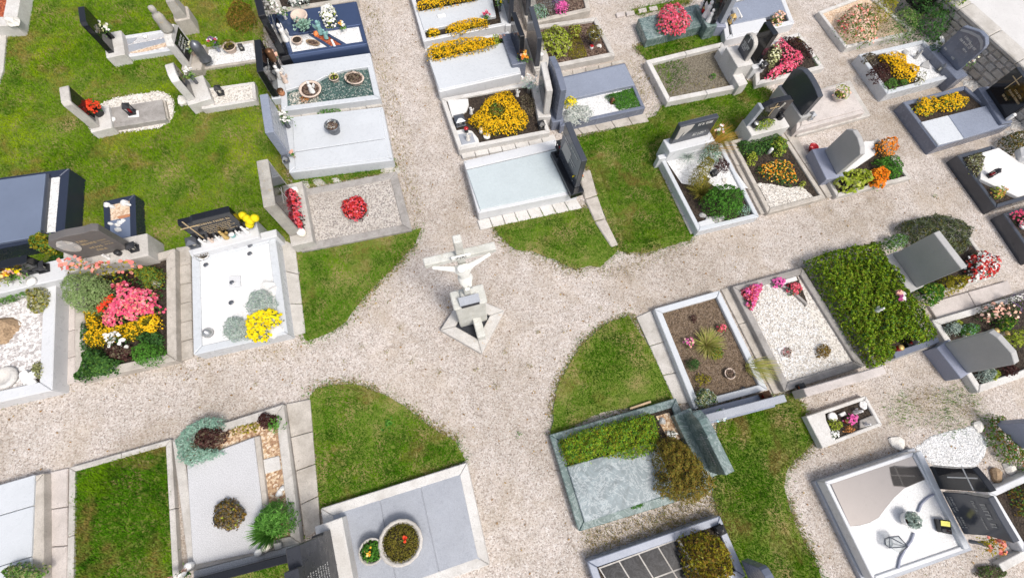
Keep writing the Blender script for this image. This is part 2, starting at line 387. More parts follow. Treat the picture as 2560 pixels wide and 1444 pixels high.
def ell(cx, cy, rx, ry, rot=0, n=26, wob=.06):
    a = np.linspace(0, 6.2832, n, endpoint=False); ph = rng.uniform(0, 6.28)
    k = 1 + wob * np.sin(3 * a + ph) + wob * np.sin(5 * a + 2 * ph)
    x, y = rx * np.cos(a) * k, ry * np.sin(a) * k; c, s = math.cos(rot), math.sin(rot)
    return [(cx + x[i] * c - y[i] * s, cy + x[i] * s + y[i] * c) for i in range(n)]
def mound(P, n, z0, h, seed, under=.3, flatness=.5):
    q = sample(P, n); d = edged(P, q); m = max(d.max(), 1e-3); dn = np.clip(d / (m * flatness), 0, 1)
    prof = np.sqrt(np.clip(1 - (1 - dn) ** 2, 0, 1)); nz = vnoise(q[:, 0], q[:, 1], 14, seed) * .22 + vnoise(q[:, 0], q[:, 1], 38, seed + 1) * .14
    z = h * np.clip(prof * (.88 + nz), .04, 1.3)
    u = rng.random(len(q)) < under; z = np.where(u, z * rng.uniform(.15, .95, len(q)), z)
    q = q + rng.normal(0, .012 + .06 * min(h, .4), q.shape) * (dn < .45)[:, None] * rng.random((len(q), 1))
    c = np.array(P).mean(0); out = (q - c) / (np.abs(q - c).max() + 1e-6) * (1 - dn[:, None] * .75)
    Nn = np.column_stack([out * 1.3, np.full(len(q), .8)])
    Nn[:, :2] += rng.normal(0, .3, (len(q), 2))
    return np.column_stack([q, z0 + z]), Nn, u, dn
def plant(name, label, cat, shape, z0, h, lf, n, ls, fl=None, nf=0, fs=.03, asp=2.0, group=None, under=.3, flatness=.5, fmask=None, parts=None):
    # shape: outline of the crown in the photograph, set down at its own height; parts: further (material, n, size) leaf layers
    P = XY(shape, z0 + h * .55); seed = int(rng.integers(1e6)); c = np.mean(P, 0)
    t = empty(name, label, cat, (c[0], c[1], z0), group)
    C, Nn, u, dn = mound(P, n, z0, h, seed, under, flatness)
    leaves(C, Nn, ls, asp, 'foliage', lf, t)
    for (m2, n2, s2) in (parts or []):
        C2, N2, _, _ = mound(P, n2, z0, h, seed, .15, flatness); leaves(C2, N2, s2, asp, 'foliage', m2, t)
    if fl:
        for (fm, fn, fz) in (fl if isinstance(fl, list) else [(fl, nf, fs)]):
            C, Nn, u, dn = mound(P, fn, z0 + .012, h, seed, .08, flatness)
            if fmask is not None:
                k = fmask(C); C, Nn = C[k], Nn[k]
            C[:, 2] += rng.uniform(0, fz * .5, len(C)); Nn[:, 2] += .6
            blossoms(C, Nn, fz, 'blossoms', fm, t)
    return t
def tuft(name, label, cat, p, z0, r, h, n, mat, lean=(0, 0), wid=.012, group=None, droop=.5):
    c = G(p[0], p[1], z0); t = empty(name, label, cat, (c[0], c[1], z0), group)
    a = rng.uniform(0, 6.283, n); rr = r * np.sqrt(rng.uniform(.03, 1, n)); hh = h * rng.uniform(.55, 1.1, n)
    d = np.column_stack([np.cos(a), np.sin(a), np.zeros(n)]); side = np.column_stack([-np.sin(a), np.cos(a), np.zeros(n)])
    base = np.array([c[0], c[1], z0]) + d * (rr * .18)[:, None]; L = np.array([lean[0], lean[1], 0.])
    seg = []; S = [0, .35, .7, 1.0]; W = [1, .9, .6, .12]
    for s in S:
        z = hh * (s - droop * s * s * (rr / r))
        seg.append(base + d * (rr * s)[:, None] + L * s * s + np.column_stack([np.zeros(n), np.zeros(n), z]))
    V = []
    for i in range(3):
        V.append(np.stack([seg[i] - side * wid * W[i] * .5, seg[i] + side * wid * W[i] * .5, seg[i + 1] + side * wid * W[i + 1] * .5, seg[i + 1] - side * wid * W[i + 1] * .5], 1))
    fastmesh('blades', np.stack(V, 1).reshape(-1, 3), 4, mat, t); return t
OCT = np.array([(1, 0, 0), (-1, 0, 0), (0, 1, 0), (0, -1, 0), (0, 0, 1), (0, 0, -1)], float)
OF = [(0, 2, 4), (2, 1, 4), (1, 3, 4), (3, 0, 4)]           # upper half only: the rest lies in the bed
def pebbles(P, z, n, size, mat, parent=None, name='pebbles', kind='stuff', flat_=.55):
    q = sample(P, n); n = len(q); a = rng.uniform(0, 6.28, n); s = size * rng.uniform(.5, 1.3, n)
    ax = s * rng.uniform(.8, 1.3, n); ay = s * rng.uniform(.6, 1, n); az = s * flat_ * rng.uniform(.7, 1.2, n)
    ca, sa = np.cos(a), np.sin(a); c = np.column_stack([q, np.full(n, z)])
    ux = np.column_stack([ca, sa, np.zeros(n)]) * ax[:, None]; uy = np.column_stack([-sa, ca, np.zeros(n)]) * ay[:, None]
    uz = np.column_stack([rng.normal(0, .2, n), rng.normal(0, .2, n), np.ones(n)]) * az[:, None]
    B = [c + ux, c - ux, c + uy, c - uy, c + uz + ux * .2]
    V = np.stack([np.stack([B[i] for i in f], 1) for f in OF], 1).reshape(-1, 3)
    o = fastmesh(name, V, 3, mat, parent)
    if kind: o['kind'] = kind
    return o
def lathe(name, p, prof, mat, parent, n=14, squash=(1, 1), rot=0):
    V, F = [], []; m = len(prof); cr, sr = math.cos(rot), math.sin(rot)
    for r, z in prof:
        for i in range(n):
            a = 6.2832 * i / n; x, y = r * math.cos(a) * squash[0], r * math.sin(a) * squash[1]
            V.append((p[0] + x * cr - y * sr, p[1] + x * sr + y * cr, p[2] + z))
    for j in range(m - 1):
        for i in range(n): F.append((j * n + i, j * n + (i + 1) % n, (j + 1) * n + (i + 1) % n, (j + 1) * n + i))
    F.append(list(range(n))[::-1]); F.append([(m - 1) * n + i for i in range(n)])
    return mesh(name, V, F, mat, parent, smooth=True)
def box(name, c, sz, mat, parent, rot=0, bev=.004):
    x, y = sz[0] / 2, sz[1] / 2; cr, sr = math.cos(rot), math.sin(rot)
    P = [np.array((c[0] + a * cr - b * sr, c[1] + a * sr + b * cr)) for a, b in ((-x, -y), (x, -y), (x, y), (-x, y))]
    return prism(name, P, c[2], c[2] + sz[2], mat, parent, bev)
ROW = math.atan2(*(G(1806, 105)[:2] - G(1614, 151)[:2])[::-1])      # direction of the grave rows

# ------------------------------------------------------------------ builders of the things that repeat
RECT = [(0, 0), (1, 0), (1, 1), (0, 1)]
def arch(k=.25, n=8, lo=0):
    return [(0, 0), (1, 0)] + [(.5 + .5 * math.cos(math.pi * i / n), (1 - k) + k * math.sin(math.pi * i / n)) for i in range(n + 1)]
class Face: pass
def vprism(name, f, prof, d0, d1, mat, parent, bev=.008):      # outline (s, z/H) on the stone's face, pushed from depth d0 to d1 along the front normal
    bm = bmesh.new(); n = len(prof)
    def pt(s, z, d): return f.O + f.r * s * f.L + np.array([0, 0, 1.]) * z * f.H + f.n * d
    a = [bm.verts.new(pt(s, z, d0)) for s, z in prof]; b = [bm.verts.new(pt(s, z, d1)) for s, z in prof]
    bm.faces.new(a); bm.faces.new(b[::-1])
    for i in range(n): bm.faces.new((a[i], b[i], b[(i + 1) % n], a[(i + 1) % n]))
    return finish(name, bm, mat, parent, bev)
def inscription(f, lines, mat, parent, d=.003, name='inscription'):
    V = []
    for (s0, s1, z, hm) in lines:
        x = s0 * f.L; e = s1 * f.L
        while x < e - hm * .3:
            wl = rng.integers(3, 8)
            for _ in range(wl):
                if x > e - hm * .3: break
                cw = hm * rng.uniform(.35, .6); sw = hm * .2
                def q(x0, x1, z0, z1):
                    for a, b in ((x0, z0), (x1, z0), (x1, z1), (x0, z1)): V.append(f.O + f.r * a + np.array([0, 0, 1.]) * (z * f.H + b) + f.n * d)
                q(x, x + sw, 0, hm)
                if rng.random() < .75: q(x + sw, x + cw, *( (hm * .8, hm) if rng.random() < .5 else (hm * .4, hm * .6)))
                if rng.random() < .6: q(x + cw - sw * .6, x + cw, 0, hm * rng.choice([.5, 1.]))
                x += cw + hm * .18
            x += hm * .4
    if V: return fastmesh(name, np.array(V), 4, mat, parent)
def bars(f, s, z, hm, wm, mat, parent, name='cross', th=.02, arm=.68, bw=None, d=.008):
    bw = bw or th
    def seg(x0, x1, z0, z1, nm): 
        return vprism(nm, f, [((s * f.L + x0) / f.L, z + z0 / f.H), ((s * f.L + x1) / f.L, z + z0 / f.H), ((s * f.L + x1) / f.L, z + z1 / f.H), ((s * f.L + x0) / f.L, z + z1 / f.H)], .001, d, mat, parent, 0)
    c = seg(-th / 2, th / 2, 0, hm, name); a = hm * arm
    vprism('cross_arm', f, [((s * f.L - wm / 2) / f.L, z + (a - bw / 2) / f.H), ((s * f.L + wm / 2) / f.L, z + (a - bw / 2) / f.H), ((s * f.L + wm / 2) / f.L, z + (a + bw / 2) / f.H), ((s * f.L - wm / 2) / f.L, z + (a + bw / 2) / f.H)], .001, d + .002, mat, c, 0)
def headstone(label, p0, p1, z0, mat, top=None, h=None, end=1, t=.12, prof=None, plinth=None, lines=None, lmat='letter_white', cross=None, panel=None, cat='headstone', name='headstone', group=None, body='stone_slab', bev=.01):
    # p0, p1: left and right foot of the front face as its reader sees it, at height z0
    a, b = G(*p0, z0), G(*p1, z0)
    f = Face(); f.L = float(np.linalg.norm(b - a)); f.r = (b - a) / f.L; f.n = np.cross(f.r, [0, 0, 1.]); f.O = a
    f.H = float(h if h else hgt((b if end else a), top) - z0); f.z0 = z0; f.t = t
    c = (a + b) / 2 - f.n * t / 2
    T = empty(name, label, cat, (c[0], c[1], 0), group); f.T = T
    f.body = vprism(body, f, prof or RECT, 0, -t, mat, T, bev)
    if plinth:                                  # (sideways growth, front growth, back growth, material)
        gs, gf, gb, pm = plinth[:4]; lo = plinth[4] if len(plinth) > 4 else -.02
        g = gs / f.L
        P = [f.O + f.r * -gs + f.n * gf, f.O + f.r * (f.L + gs) + f.n * gf, f.O + f.r * (f.L + gs) - f.n * (t + gb), f.O - f.r * gs - f.n * (t + gb)]
        f.plinth = prism('plinth', [p[:2] for p in P], lo, z0 - .002, pm, T, .012)
    if panel:                                   # (material, outline)
        vprism('panel', f, panel[1], .001, .006, panel[0], T, 0)
    if lines: inscription(f, lines, lmat, T, .009)
    if cross: bars(f, *cross, parent=T)
    return f
def grave(label, quad, h, wd, mat, fill=None, fz=None, split=0, group=None, npeb=0, psize=.02, pmat=None, name='grave'):
    P = XY(quad, h); c = np.mean(P, 0); T = empty(name, label, 'grave', (c[0], c[1], 0), group)
    I = kerb(T, P, h, wd, mat, split=split); EXCL.append(P)
    if fill:
        z = fz if fz is not None else h - .06
        J = inset(I, -.02); flat('bed', J, z, fill, T)
        if npeb: pebbles(inset(I, .02), z, npeb, psize, pmat or fill, T)
    T_I = I
    return T, I
def pot(label, p, z, r, h, mat, soil='soil', group=None, name='flower_pot', cat='pot', lf=None, fl=None, ls=.04, n=120, ph=.12, squash=(1, 1), taper=.75, spread=1.0, nf=40, fs=.03):
    c = G(*p, z); T = empty(name, label, cat, c, group)
    lathe('pot_wall', c, [(r * taper, 0), (r * taper, .01), (r * .97, h * .85), (r * 1.04, h * .87), (r * 1.04, h), (r * .9, h), (r * .88, h * .86), (.001, h * .86)], mat, T, 16, squash)
    lathe('soil_fill', c, [(r * .87, h * .85), (r * .6, h * .9), (.001, h * .92)], soil, T, 12, squash)
    if lf:
        P = [np.array([c[0] + r * spread * math.cos(a), c[1] + r * spread * math.sin(a)]) for a in np.linspace(0, 6.28, 16, endpoint=False)]
        C, Nn, _, _ = mound(P, n, z + h * .9, ph, int(rng.integers(1e6))); leaves(C, Nn, ls, 2, 'foliage', lf, T)
        if fl:
            C, Nn, _, _ = mound(P, nf, z + h * .92, ph, int(rng.integers(1e6)), .05); Nn[:, 2] += .6; blossoms(C, Nn, fs, 'blossoms', fl, T)
    return T
def vase(label, p, z, h, r, mat, fl, lf='leaf_mid', nf=14, fs=.055, spread=.11, up=.16, group=None, cat='vase', lean=(0, 0)):
    c = G(*p, z); T = empty('flower_vase', label, cat, c, group)
    lathe('vase_body', c, [(r * .7, 0), (r * .75, h * .1), (r * .6, h * .5), (r, h * .95), (r, h), (r * .6, h)], mat, T, 10)
    q = rng.normal(0, .5, (nf, 3)); q = unit(q) * rng.uniform(.5, 1, (nf, 1)) * spread; q[:, 2] = np.abs(q[:, 2]) * .8
    C = c + np.array([lean[0], lean[1], h + up * .6]) + q
    for i, m in enumerate(fl if isinstance(fl, list) else [fl]):
        k = slice(i, None, len(fl) if isinstance(fl, list) else 1); Cs = np.repeat(C[k], 4, 0) + rng.normal(0, fs * .18, (len(C[k]) * 4, 3))
        blossoms(Cs, np.tile([0, 0, 1.], (len(Cs), 1)) + rng.normal(0, .5, (len(Cs), 3)), fs, 'blossoms', m, T)
    n = nf * 6; C = c + np.array([lean[0] * .6, lean[1] * .6, h + up * .25]) + rng.normal(0, spread * .5, (n, 3)) * [1, 1, .5]
    leaves(C, np.tile([0, 0, 1.], (n, 1)), .06, 3, 'foliage', lf, T)
    return T
def lantern(label, p, z, s, h, mat='iron', glow='red_glass', rot=None, group=None, roof=True):
    c = G(*p, z); rot = ROW if rot is None else rot; T = empty('grave_lantern', label, 'lantern', c, group)
    b = box('base', c, (s * 1.15, s * 1.15, h * .12), mat, T, rot)
    cr, sr = math.cos(rot), math.sin(rot)
    for a, d in ((-1, -1), (1, -1), (1, 1), (-1, 1)):
        x, y = a * s * .43, d * s * .43
        box('post', (c[0] + x * cr - y * sr, c[1] + x * sr + y * cr, c[2] + h * .12), (s * .13, s * .13, h * .56), mat, T, rot, 0)
    lathe('candle', (c[0], c[1], c[2] + h * .12), [(s * .28, 0), (s * .28, h * .36), (s * .2, h * .4)], glow, T, 10)
    if roof:
        lathe('roof', (c[0], c[1], c[2] + h * .68), [(s * .82, 0), (s * .8, h * .03), (s * .3, h * .22), (s * .12, h * .26), (s * .12, h * .32)], mat, T, 4, (1, 1), rot + math.pi / 4).data.polygons.foreach_set('use_smooth', [False] * 18)
    return T
def candle(label, p, z, r, h, mat='red_glass', lid='gold', group=None):
    c = G(*p, z); T = empty('grave_candle', label, 'candle', c, group)
    lathe('cup', c, [(r * .8, 0), (r, h * .2), (r, h * .8), (r * .85, h * .85)], mat, T, 10)
    lathe('lid', (c[0], c[1], c[2] + h * .85), [(r * 1.05, 0), (r * 1.05, h * .05), (r * .5, h * .14), (r * .15, h * .18)], lid, T, 10)
    return T
def angel(label, p, z, h, mat='white_ceramic', rot=0, group=None):
    c = G(*p, z); T = empty('angel_figurine', label, 'figurine', c, group)
    lathe('body', c, [(h * .24, 0), (h * .22, h * .05), (h * .2, h * .25), (h * .13, h * .45), (h * .16, h * .6), (h * .13, h * .7), (h * .06, h * .74), (h * .1, h * .8), (h * .12, h * .88), (h * .09, h * .96), (.002, h)], mat, T, 12, (1, .8), rot)
    d = np.array([math.sin(rot), -math.cos(rot), 0]); r = np.array([math.cos(rot), math.sin(rot), 0])
    for sgn in (-1, 1):
        o = c - d * h * .1 + np.array([0, 0, h * .45])
        q = [o + r * sgn * h * .03, o + r * sgn * h * .26 + np.array([0, 0, h * .3]) - d * h * .1, o + r * sgn * h * .3 + np.array([0, 0, h * .08]) - d * h * .12, o + r * sgn * h * .16 - np.array([0, 0, h * .22]) - d * h * .08]
        q2 = [x - d * h * .04 for x in q]
        mesh('wing', q + q2, [(0, 1, 2, 3), (7, 6, 5, 4), (0, 4, 5, 1), (1, 5, 6, 2), (2, 6, 7, 3), (3, 7, 4, 0)], mat, T)
    return T
def rock(label, p, r, mat, z=0, h=None, group=None, sq=(1, 1), cat='rock', name='rock'):
    c = G(*p, z); bm = bmesh.new(); bmesh.ops.create_icosphere(bm, subdivisions=2, radius=1)
    k = rng.uniform(0, 6.28, 4)
    V = []
    for v in bm.verts:
        x, y, zz = v.co; d = 1 + .16 * math.sin(3 * x + k[0]) + .14 * math.sin(4 * y + k[1]) + .12 * math.sin(5 * zz + k[2])
        V.append((c[0] + x * d * r * sq[0], c[1] + y * d * r * sq[1], c[2] + max(-.02, zz * d * (h or r * .6))))
    bm.verts.index_update(); F = [[v.index for v in f.verts] for f in bm.faces]; bm.free()
    return tag(mesh(name, V, F, mat), label, cat, group)
def slabs(name, label, cat, polys, z, mat, th=.06, group=None, piece='paving_slab', bev=.01, jit=.006):
    # several paving slabs laid side by side as one walkway
    PP = [XY(p, z) for p in polys]; c = np.mean(np.vstack(PP), 0); T = empty(name, label, cat, (c[0], c[1], 0), group)
    EXCL.extend(inset(P, .01) for P in PP)
    for P in PP: prism(piece, inset(P, .006), -.04, z + rng.uniform(-jit, jit), mat, T, bev)
    return T
def strip(a, b, c, d, n):                       # quad a-b-c-d cut into n pieces along a->b (d->c)
    L = lambda p, q, t: (p[0] + (q[0] - p[0]) * t, p[1] + (q[1] - p[1]) * t)
    return [[L(a, b, i / n), L(a, b, (i + 1) / n), L(d, c, (i + 1) / n), L(d, c, i / n)] for i in range(n)]

# ------------------------------------------------------------------ the setting
mesh('ground', [(-60, -40, -.012), (60, -40, -.012), (60, 70, -.012), (-60, 70, -.012)], [(0, 1, 2, 3)], 'path_gravel', loc=(0, 0, 0))['kind'] = 'structure'
VIEW = XY([(-60, -60), (2620, -60), (2620, 1500), (-60, 1500)])
LAWNS = [
 ('lawn_blade', 'left', [(-300, -260), (655, -300), (655, 130), (695, 270), (715, 420), (750, 600), (640, 650), (480, 650), (300, 700), (0, 720), (-300, 760)]),
 ('lawn_rich', 'cross left', [(735, 625), (1030, 577), (1053, 570), (1036, 612), (985, 668), (940, 712), (905, 750), (870, 800), (833, 828), (765, 852), (748, 740)]),
 ('lawn_rich', 'cross right', [(1235, 568), (1475, 522), (1530, 590), (1548, 622), (1500, 668), (1440, 672), (1385, 648), (1330, 628), (1290, 625), (1258, 598)]),
 ('lawn_rich', 'middle', [(1440, 345), (1640, 290), (1660, 262), (1870, 205), (1930, 230), (1910, 300), (1830, 350), (1640, 400), (1665, 440), (1735, 582), (1725, 602), (1620, 632), (1548, 628), (1515, 545), (1488, 470), (1470, 420), (1445, 410)]),
 ('lawn_rich', 'strip', [(1588, 118), (1660, 100), (1795, 78), (1812, 104), (1618, 152)]),
 ('lawn_rich', 'top strip', [(1572, 32), (1590, 22), (1720, -5), (1725, 5), (1650, 25), (1600, 38)]),
 ('lawn_rich', 'bottom', [(775, 990), (790, 972), (840, 962), (885, 960), (960, 985), (1030, 1030), (1085, 1072), (1140, 1105), (1165, 1150), (800, 1275), (785, 1200)]),
 ('lawn_rich', 'bottom right', [(1470, 848), (1500, 822), (1572, 788), (1612, 850), (1662, 920), (1690, 1005), (1375, 1088), (1385, 1010), (1400, 950), (1432, 895)]),
 ('lawn_rich', 'lower', [(1810, 1020), (1985, 982), (2002, 1012), (2035, 1100), (1985, 1150), (1965, 1180), (1960, 1220), (1985, 1300), (2030, 1390), (2065, 1470), (1840, 1470), (1830, 1400), (1800, 1290), (1780, 1230), (1790, 1100)]),
 ('lawn_rich', 'back', [(560, 1470), (600, 1400), (750, 1352), (775, 1320), (700, 1470)]),
 ('lawn_rich', 'gap', [(722, 441), (985, 402), (990, 426), (742, 474)]),
]
def lawn(mat, P, zb=.02, dens=2600, bl=.05, name='lawn', label=None, soilmat='lawn_soil', ragged=.05, excl=()):
    P0 = P; A = abs(area2(P)) / 2; n = int(A * dens)
    q = sample(P, n); ed = edged(P, q)
    jj = rng.normal(0, ragged * 1.6, q.shape) * (ed < .22)[:, None]; q = q + jj
    q = q[inpoly(VIEW, q[:, 0], q[:, 1])]
    for X in excl: q = q[~inpoly(X, q[:, 0], q[:, 1])]
    n = len(q)
    a = rng.uniform(0, 6.28, n); L = bl * rng.uniform(.5, 1.3, n) * (1 + .5 * vnoise(q[:, 0], q[:, 1], 3, 5)); w = rng.uniform(.007, .016, n)
    lean = np.column_stack([np.cos(a), np.sin(a)]) * (L * rng.uniform(.4, 1.1, n))[:, None]; s = np.column_stack([-np.sin(a), np.cos(a)]) * w[:, None] * .5
    zz = np.full(n, zb - .01)
    V = np.stack([np.column_stack([q - s, zz]), np.column_stack([q + s, zz]), np.column_stack([q + lean * .6 + s * .8, zz + L * .75]), np.column_stack([q + lean, zz + L])], 1).reshape(-1, 3)
    return fastmesh(name, V, 4, mat)
def smoothpoly(P, it=3):
    P = [np.array(p, float) for p in P]
    for _ in range(it):
        Q = []
        for i in range(len(P)):
            a, b = P[i], P[(i + 1) % len(P)]; m = (a + b) / 2 + rng.normal(0, .03, 2) * np.linalg.norm(b - a); Q += [a, m]
        P = Q
    return P
m_, nt_, b_ = newmat('lawn_soil', .95, .1); p_ = pos(nt_)
a_ = ramp(nt_, noise(nt_, p_, 30, 4, .7), [(.3, (.10, .15, .02)), (.7, (.17, .22, .04))])
a_ = mix(nt_, a_, (.32, .24, .11), ramp(nt_, noise(nt_, p_, 1.6, 5, .6), [(.48, (0, 0, 0)), (.68, (.9,) * 3)]))
nt_.links.new(a_, b_.inputs['Base Color'])
# loose stones and fallen leaves on the paths
PATHS = [[(895, -20), (1030, -20), (1190, 540), (1260, 620), (1440, 690), (1640, 640), (2060, 500), (2290, 440), (2360, 400), (2220, 240), (2060, 50), (1990, -20), (2060, -20), (2560, 520), (2560, 700), (2350, 560), (2000, 640), (1640, 760), (1470, 850), (1385, 1000), (1375, 1090), (1470, 1450), (1230, 1450), (1170, 1150), (1040, 1030), (880, 955), (700, 1000), (0, 1220), (0, 1010), (480, 895), (800, 850), (1050, 620)]]
PG = XY(PATHS[0])
o = pebbles(PG, -.013, 60000, .011, 'path_gravel', None, 'gravel_stones'); tag(o, 'loose pinkish gravel stones on the paths', 'gravel')
PB = XY([(1985, 985), (2420, 900), (2560, 980), (2560, 1250), (2470, 1440), (2060, 1440), (1970, 1210), (2040, 1100)])
o = pebbles(PB, -.013, 20000, .012, 'path_gravel', None, 'gravel_stones'); tag(o, 'loose gravel stones round the corner graves', 'gravel')
q = np.vstack([sample(PG, 420), sample(PB, 120)]); C = np.column_stack([q, np.full(len(q), .006)])
o = leaves(C, np.tile([0, 0, 3.], (len(C), 1)), .045, 1.7, 'fallen_leaves', 'fallen_leaf', None); tag(o, 'small brown fallen leaves scattered on the gravel', 'leaves', None, 'stuff')
WEEDS = [(975, 1060), (1297, 1085), (1322, 915), (1240, 965), (965, 880), (905, 870), (1410, 830), (1345, 830), (2335, 490), (1100, 930), (860, 905), (1030, 905), (1190, 925), (870, 1005), (1000, 820), (1265, 880), (1500, 770), (640, 960)]
for i, p in enumerate(WEEDS):
    c = G(*p); n = (46, 18)[i] if i < 2 else 16; r = (.09, .045)[i] if i < 2 else .05
    C = np.column_stack([rng.normal(c[0], r * .6, n), rng.normal(c[1], r * .6, n), rng.uniform(.01, .06, n)])
    o = leaves(C, np.tile([0, 0, 1.], (n, 1)), .06 if i < 1 else .033, 2.5, 'weed', 'leaf_box' if i in (0, 1, 8) else 'dry_blade', None)
    lab = ['bright green broadleaf weed in the lawn below the cross', 'small bright green weed on the gravel path below the cross'][i] if i < 2 else ('small lime weed alone on the gravel by the lavender bush' if i == 8 else 'tiny brownish weed growing in the gravel of the crossing')
    tag(o, lab, 'weed', None if i in (0, 1, 8) else 'tiny weeds in the gravel')

# walkways of concrete slabs between the graves
slabs('walkway', 'concrete slab walkway between pink begonia grave and white gravel grave', 'walkway', strip((438, 618), (441, 905), (482, 892), (476, 612), 6), .05, 'concrete')
slabs('walkway', 'worn concrete walkway left of the pink begonia grave', 'walkway', strip((152, 700), (150, 965), (188, 955), (186, 690), 4), .04, 'pink_concrete')
slabs('walkway', 'narrow white concrete walkway right of the white gravel grave', 'walkway', strip((690, 590), (722, 842), (764, 832), (738, 612), 3), .04, 'pale_concrete')
slabs('walkway', 'column of stained concrete slabs beside the terrazzo grave', 'walkway', strip((714, 1008), (762, 1345), (802, 1320), (775, 996), 4), .05, 'concrete')
slabs('walkway', 'concrete path left of the grassy plot', 'walkway', strip((110, 1182), (110, 1460), (168, 1460), (170, 1168), 3), .03, 'pink_concrete')
slabs('walkway', 'pale concrete strip left of the bare soil grave', 'walkway', strip((1590, 792), (1690, 1010), (1738, 1005), (1628, 775), 3), .035, 'pale_concrete')
slabs('walkway', 'narrow concrete strip between soil grave and white pebble grave', 'walkway', strip((1802, 722), (1935, 985), (1968, 978), (1828, 715), 3), .03, 'concrete')
slabs('walkway', 'white tile strip under the silver flower ring grave', 'walkway', strip((1150, 378), (1385, 335), (1392, 352), (1156, 396), 7), .07, 'white_stone')
slabs('walkway', 'row of white tiles below the pale green slab', 'walkway', strip((1192, 550), (1440, 495), (1456, 520), (1200, 574), 8), .03, 'white_stone')
slabs('walkway', 'long narrow concrete kerb across the middle lawn', 'walkway', [[(1448, 432), (1476, 422), (1494, 487), (1462, 497)], [(1462, 498), (1494, 488), (1514, 545), (1486, 552)], [(1486, 553), (1514, 546), (1547, 612), (1528, 617)]], .05, 'concrete', bev=.02)
slabs('walkway', 'pale concrete strip on the lawn left of the grass-planted grave', 'walkway', strip((1640, 405), (1726, 585), (1740, 582), (1654, 408), 4), .035, 'pale_concrete')
slabs('walkway', 'concrete paver strip below the dark slab with silver plants', 'walkway', strip((1400, 328), (1612, 282), (1623, 304), (1415, 342), 5), .03, 'concrete')
slabs('walkway', 'concrete paver strip above the dark slab with silver plants', 'walkway', strip((1398, 182), (1560, 148), (1563, 155), (1400, 194), 5), .03, 'concrete')
slabs('walkway', 'pinkish stone strip between black grave and green gravel grave', 'walkway', strip((700, 160), (925, 120), (927, 130), (702, 166), 6), .03, 'pink_concrete')
slabs('walkway', 'pale paver strip with grass tufts between two white graves', 'walkway', strip((708, 288), (952, 252), (956, 265), (715, 298), 6), .03, 'pale_concrete')
slabs('walkway', 'concrete paving strip under the two yellow-flowered slabs', 'walkway', strip((1090, 240), (1330, 192), (1333, 203), (1100, 250), 6), .03, 'pale_concrete')
slabs('walkway', 'wide pale concrete slab below the red and white begonias', 'walkway', strip((2318, 758), (2520, 700), (2534, 732), (2345, 800), 2), .05, 'pink_concrete')
slabs('walkway', 'grey concrete strip along the left of the hedge', 'walkway', strip((2005, 664), (2160, 915), (2190, 905), (2022, 652), 3), .06, 'grey_concrete')
slabs('walkway', 'stained strip between marigold grave and lime flower grave', 'walkway', strip((1955, 322), (2068, 494), (2090, 490), (1985, 330), 2), .04, 'concrete')
slabs('walkway', 'grey strip left of the marigold grave', 'walkway', strip((1808, 352), (1902, 535), (1920, 533), (1826, 352), 3), .05, 'concrete')
for i, p in enumerate([(1550, 40), (1575, 37), (1605, 30), (1632, 25)]):
    w4 = ('leftmost', 'second from left', 'third from left', 'rightmost')[i]
    tag(prism('stepping_stone', XY([(p[0] - 11, p[1] - 4), (p[0] + 9, p[1] - 8), (p[0] + 12, p[1] + 2), (p[0] - 8, p[1] + 6)]), -.02, .04, 'pink_concrete'), w4 + ' pinkish stepping stone in the row above the red begonia slab', 'stone', 'stepping stones above the green slab')
for p, r, w4 in [((757, 463), .13, 'leftmost'), ((800, 457), .12, 'second from left'), ((842, 452), .09, 'third from left'), ((975, 425), .18, 'rightmost and largest')]:
    rock(w4 + ' pale rough stone in the row above the octagon flower bed', p, r, 'pale_concrete', 0, .03, 'rough stones along the gravel grave', sq=(1.3, .8))

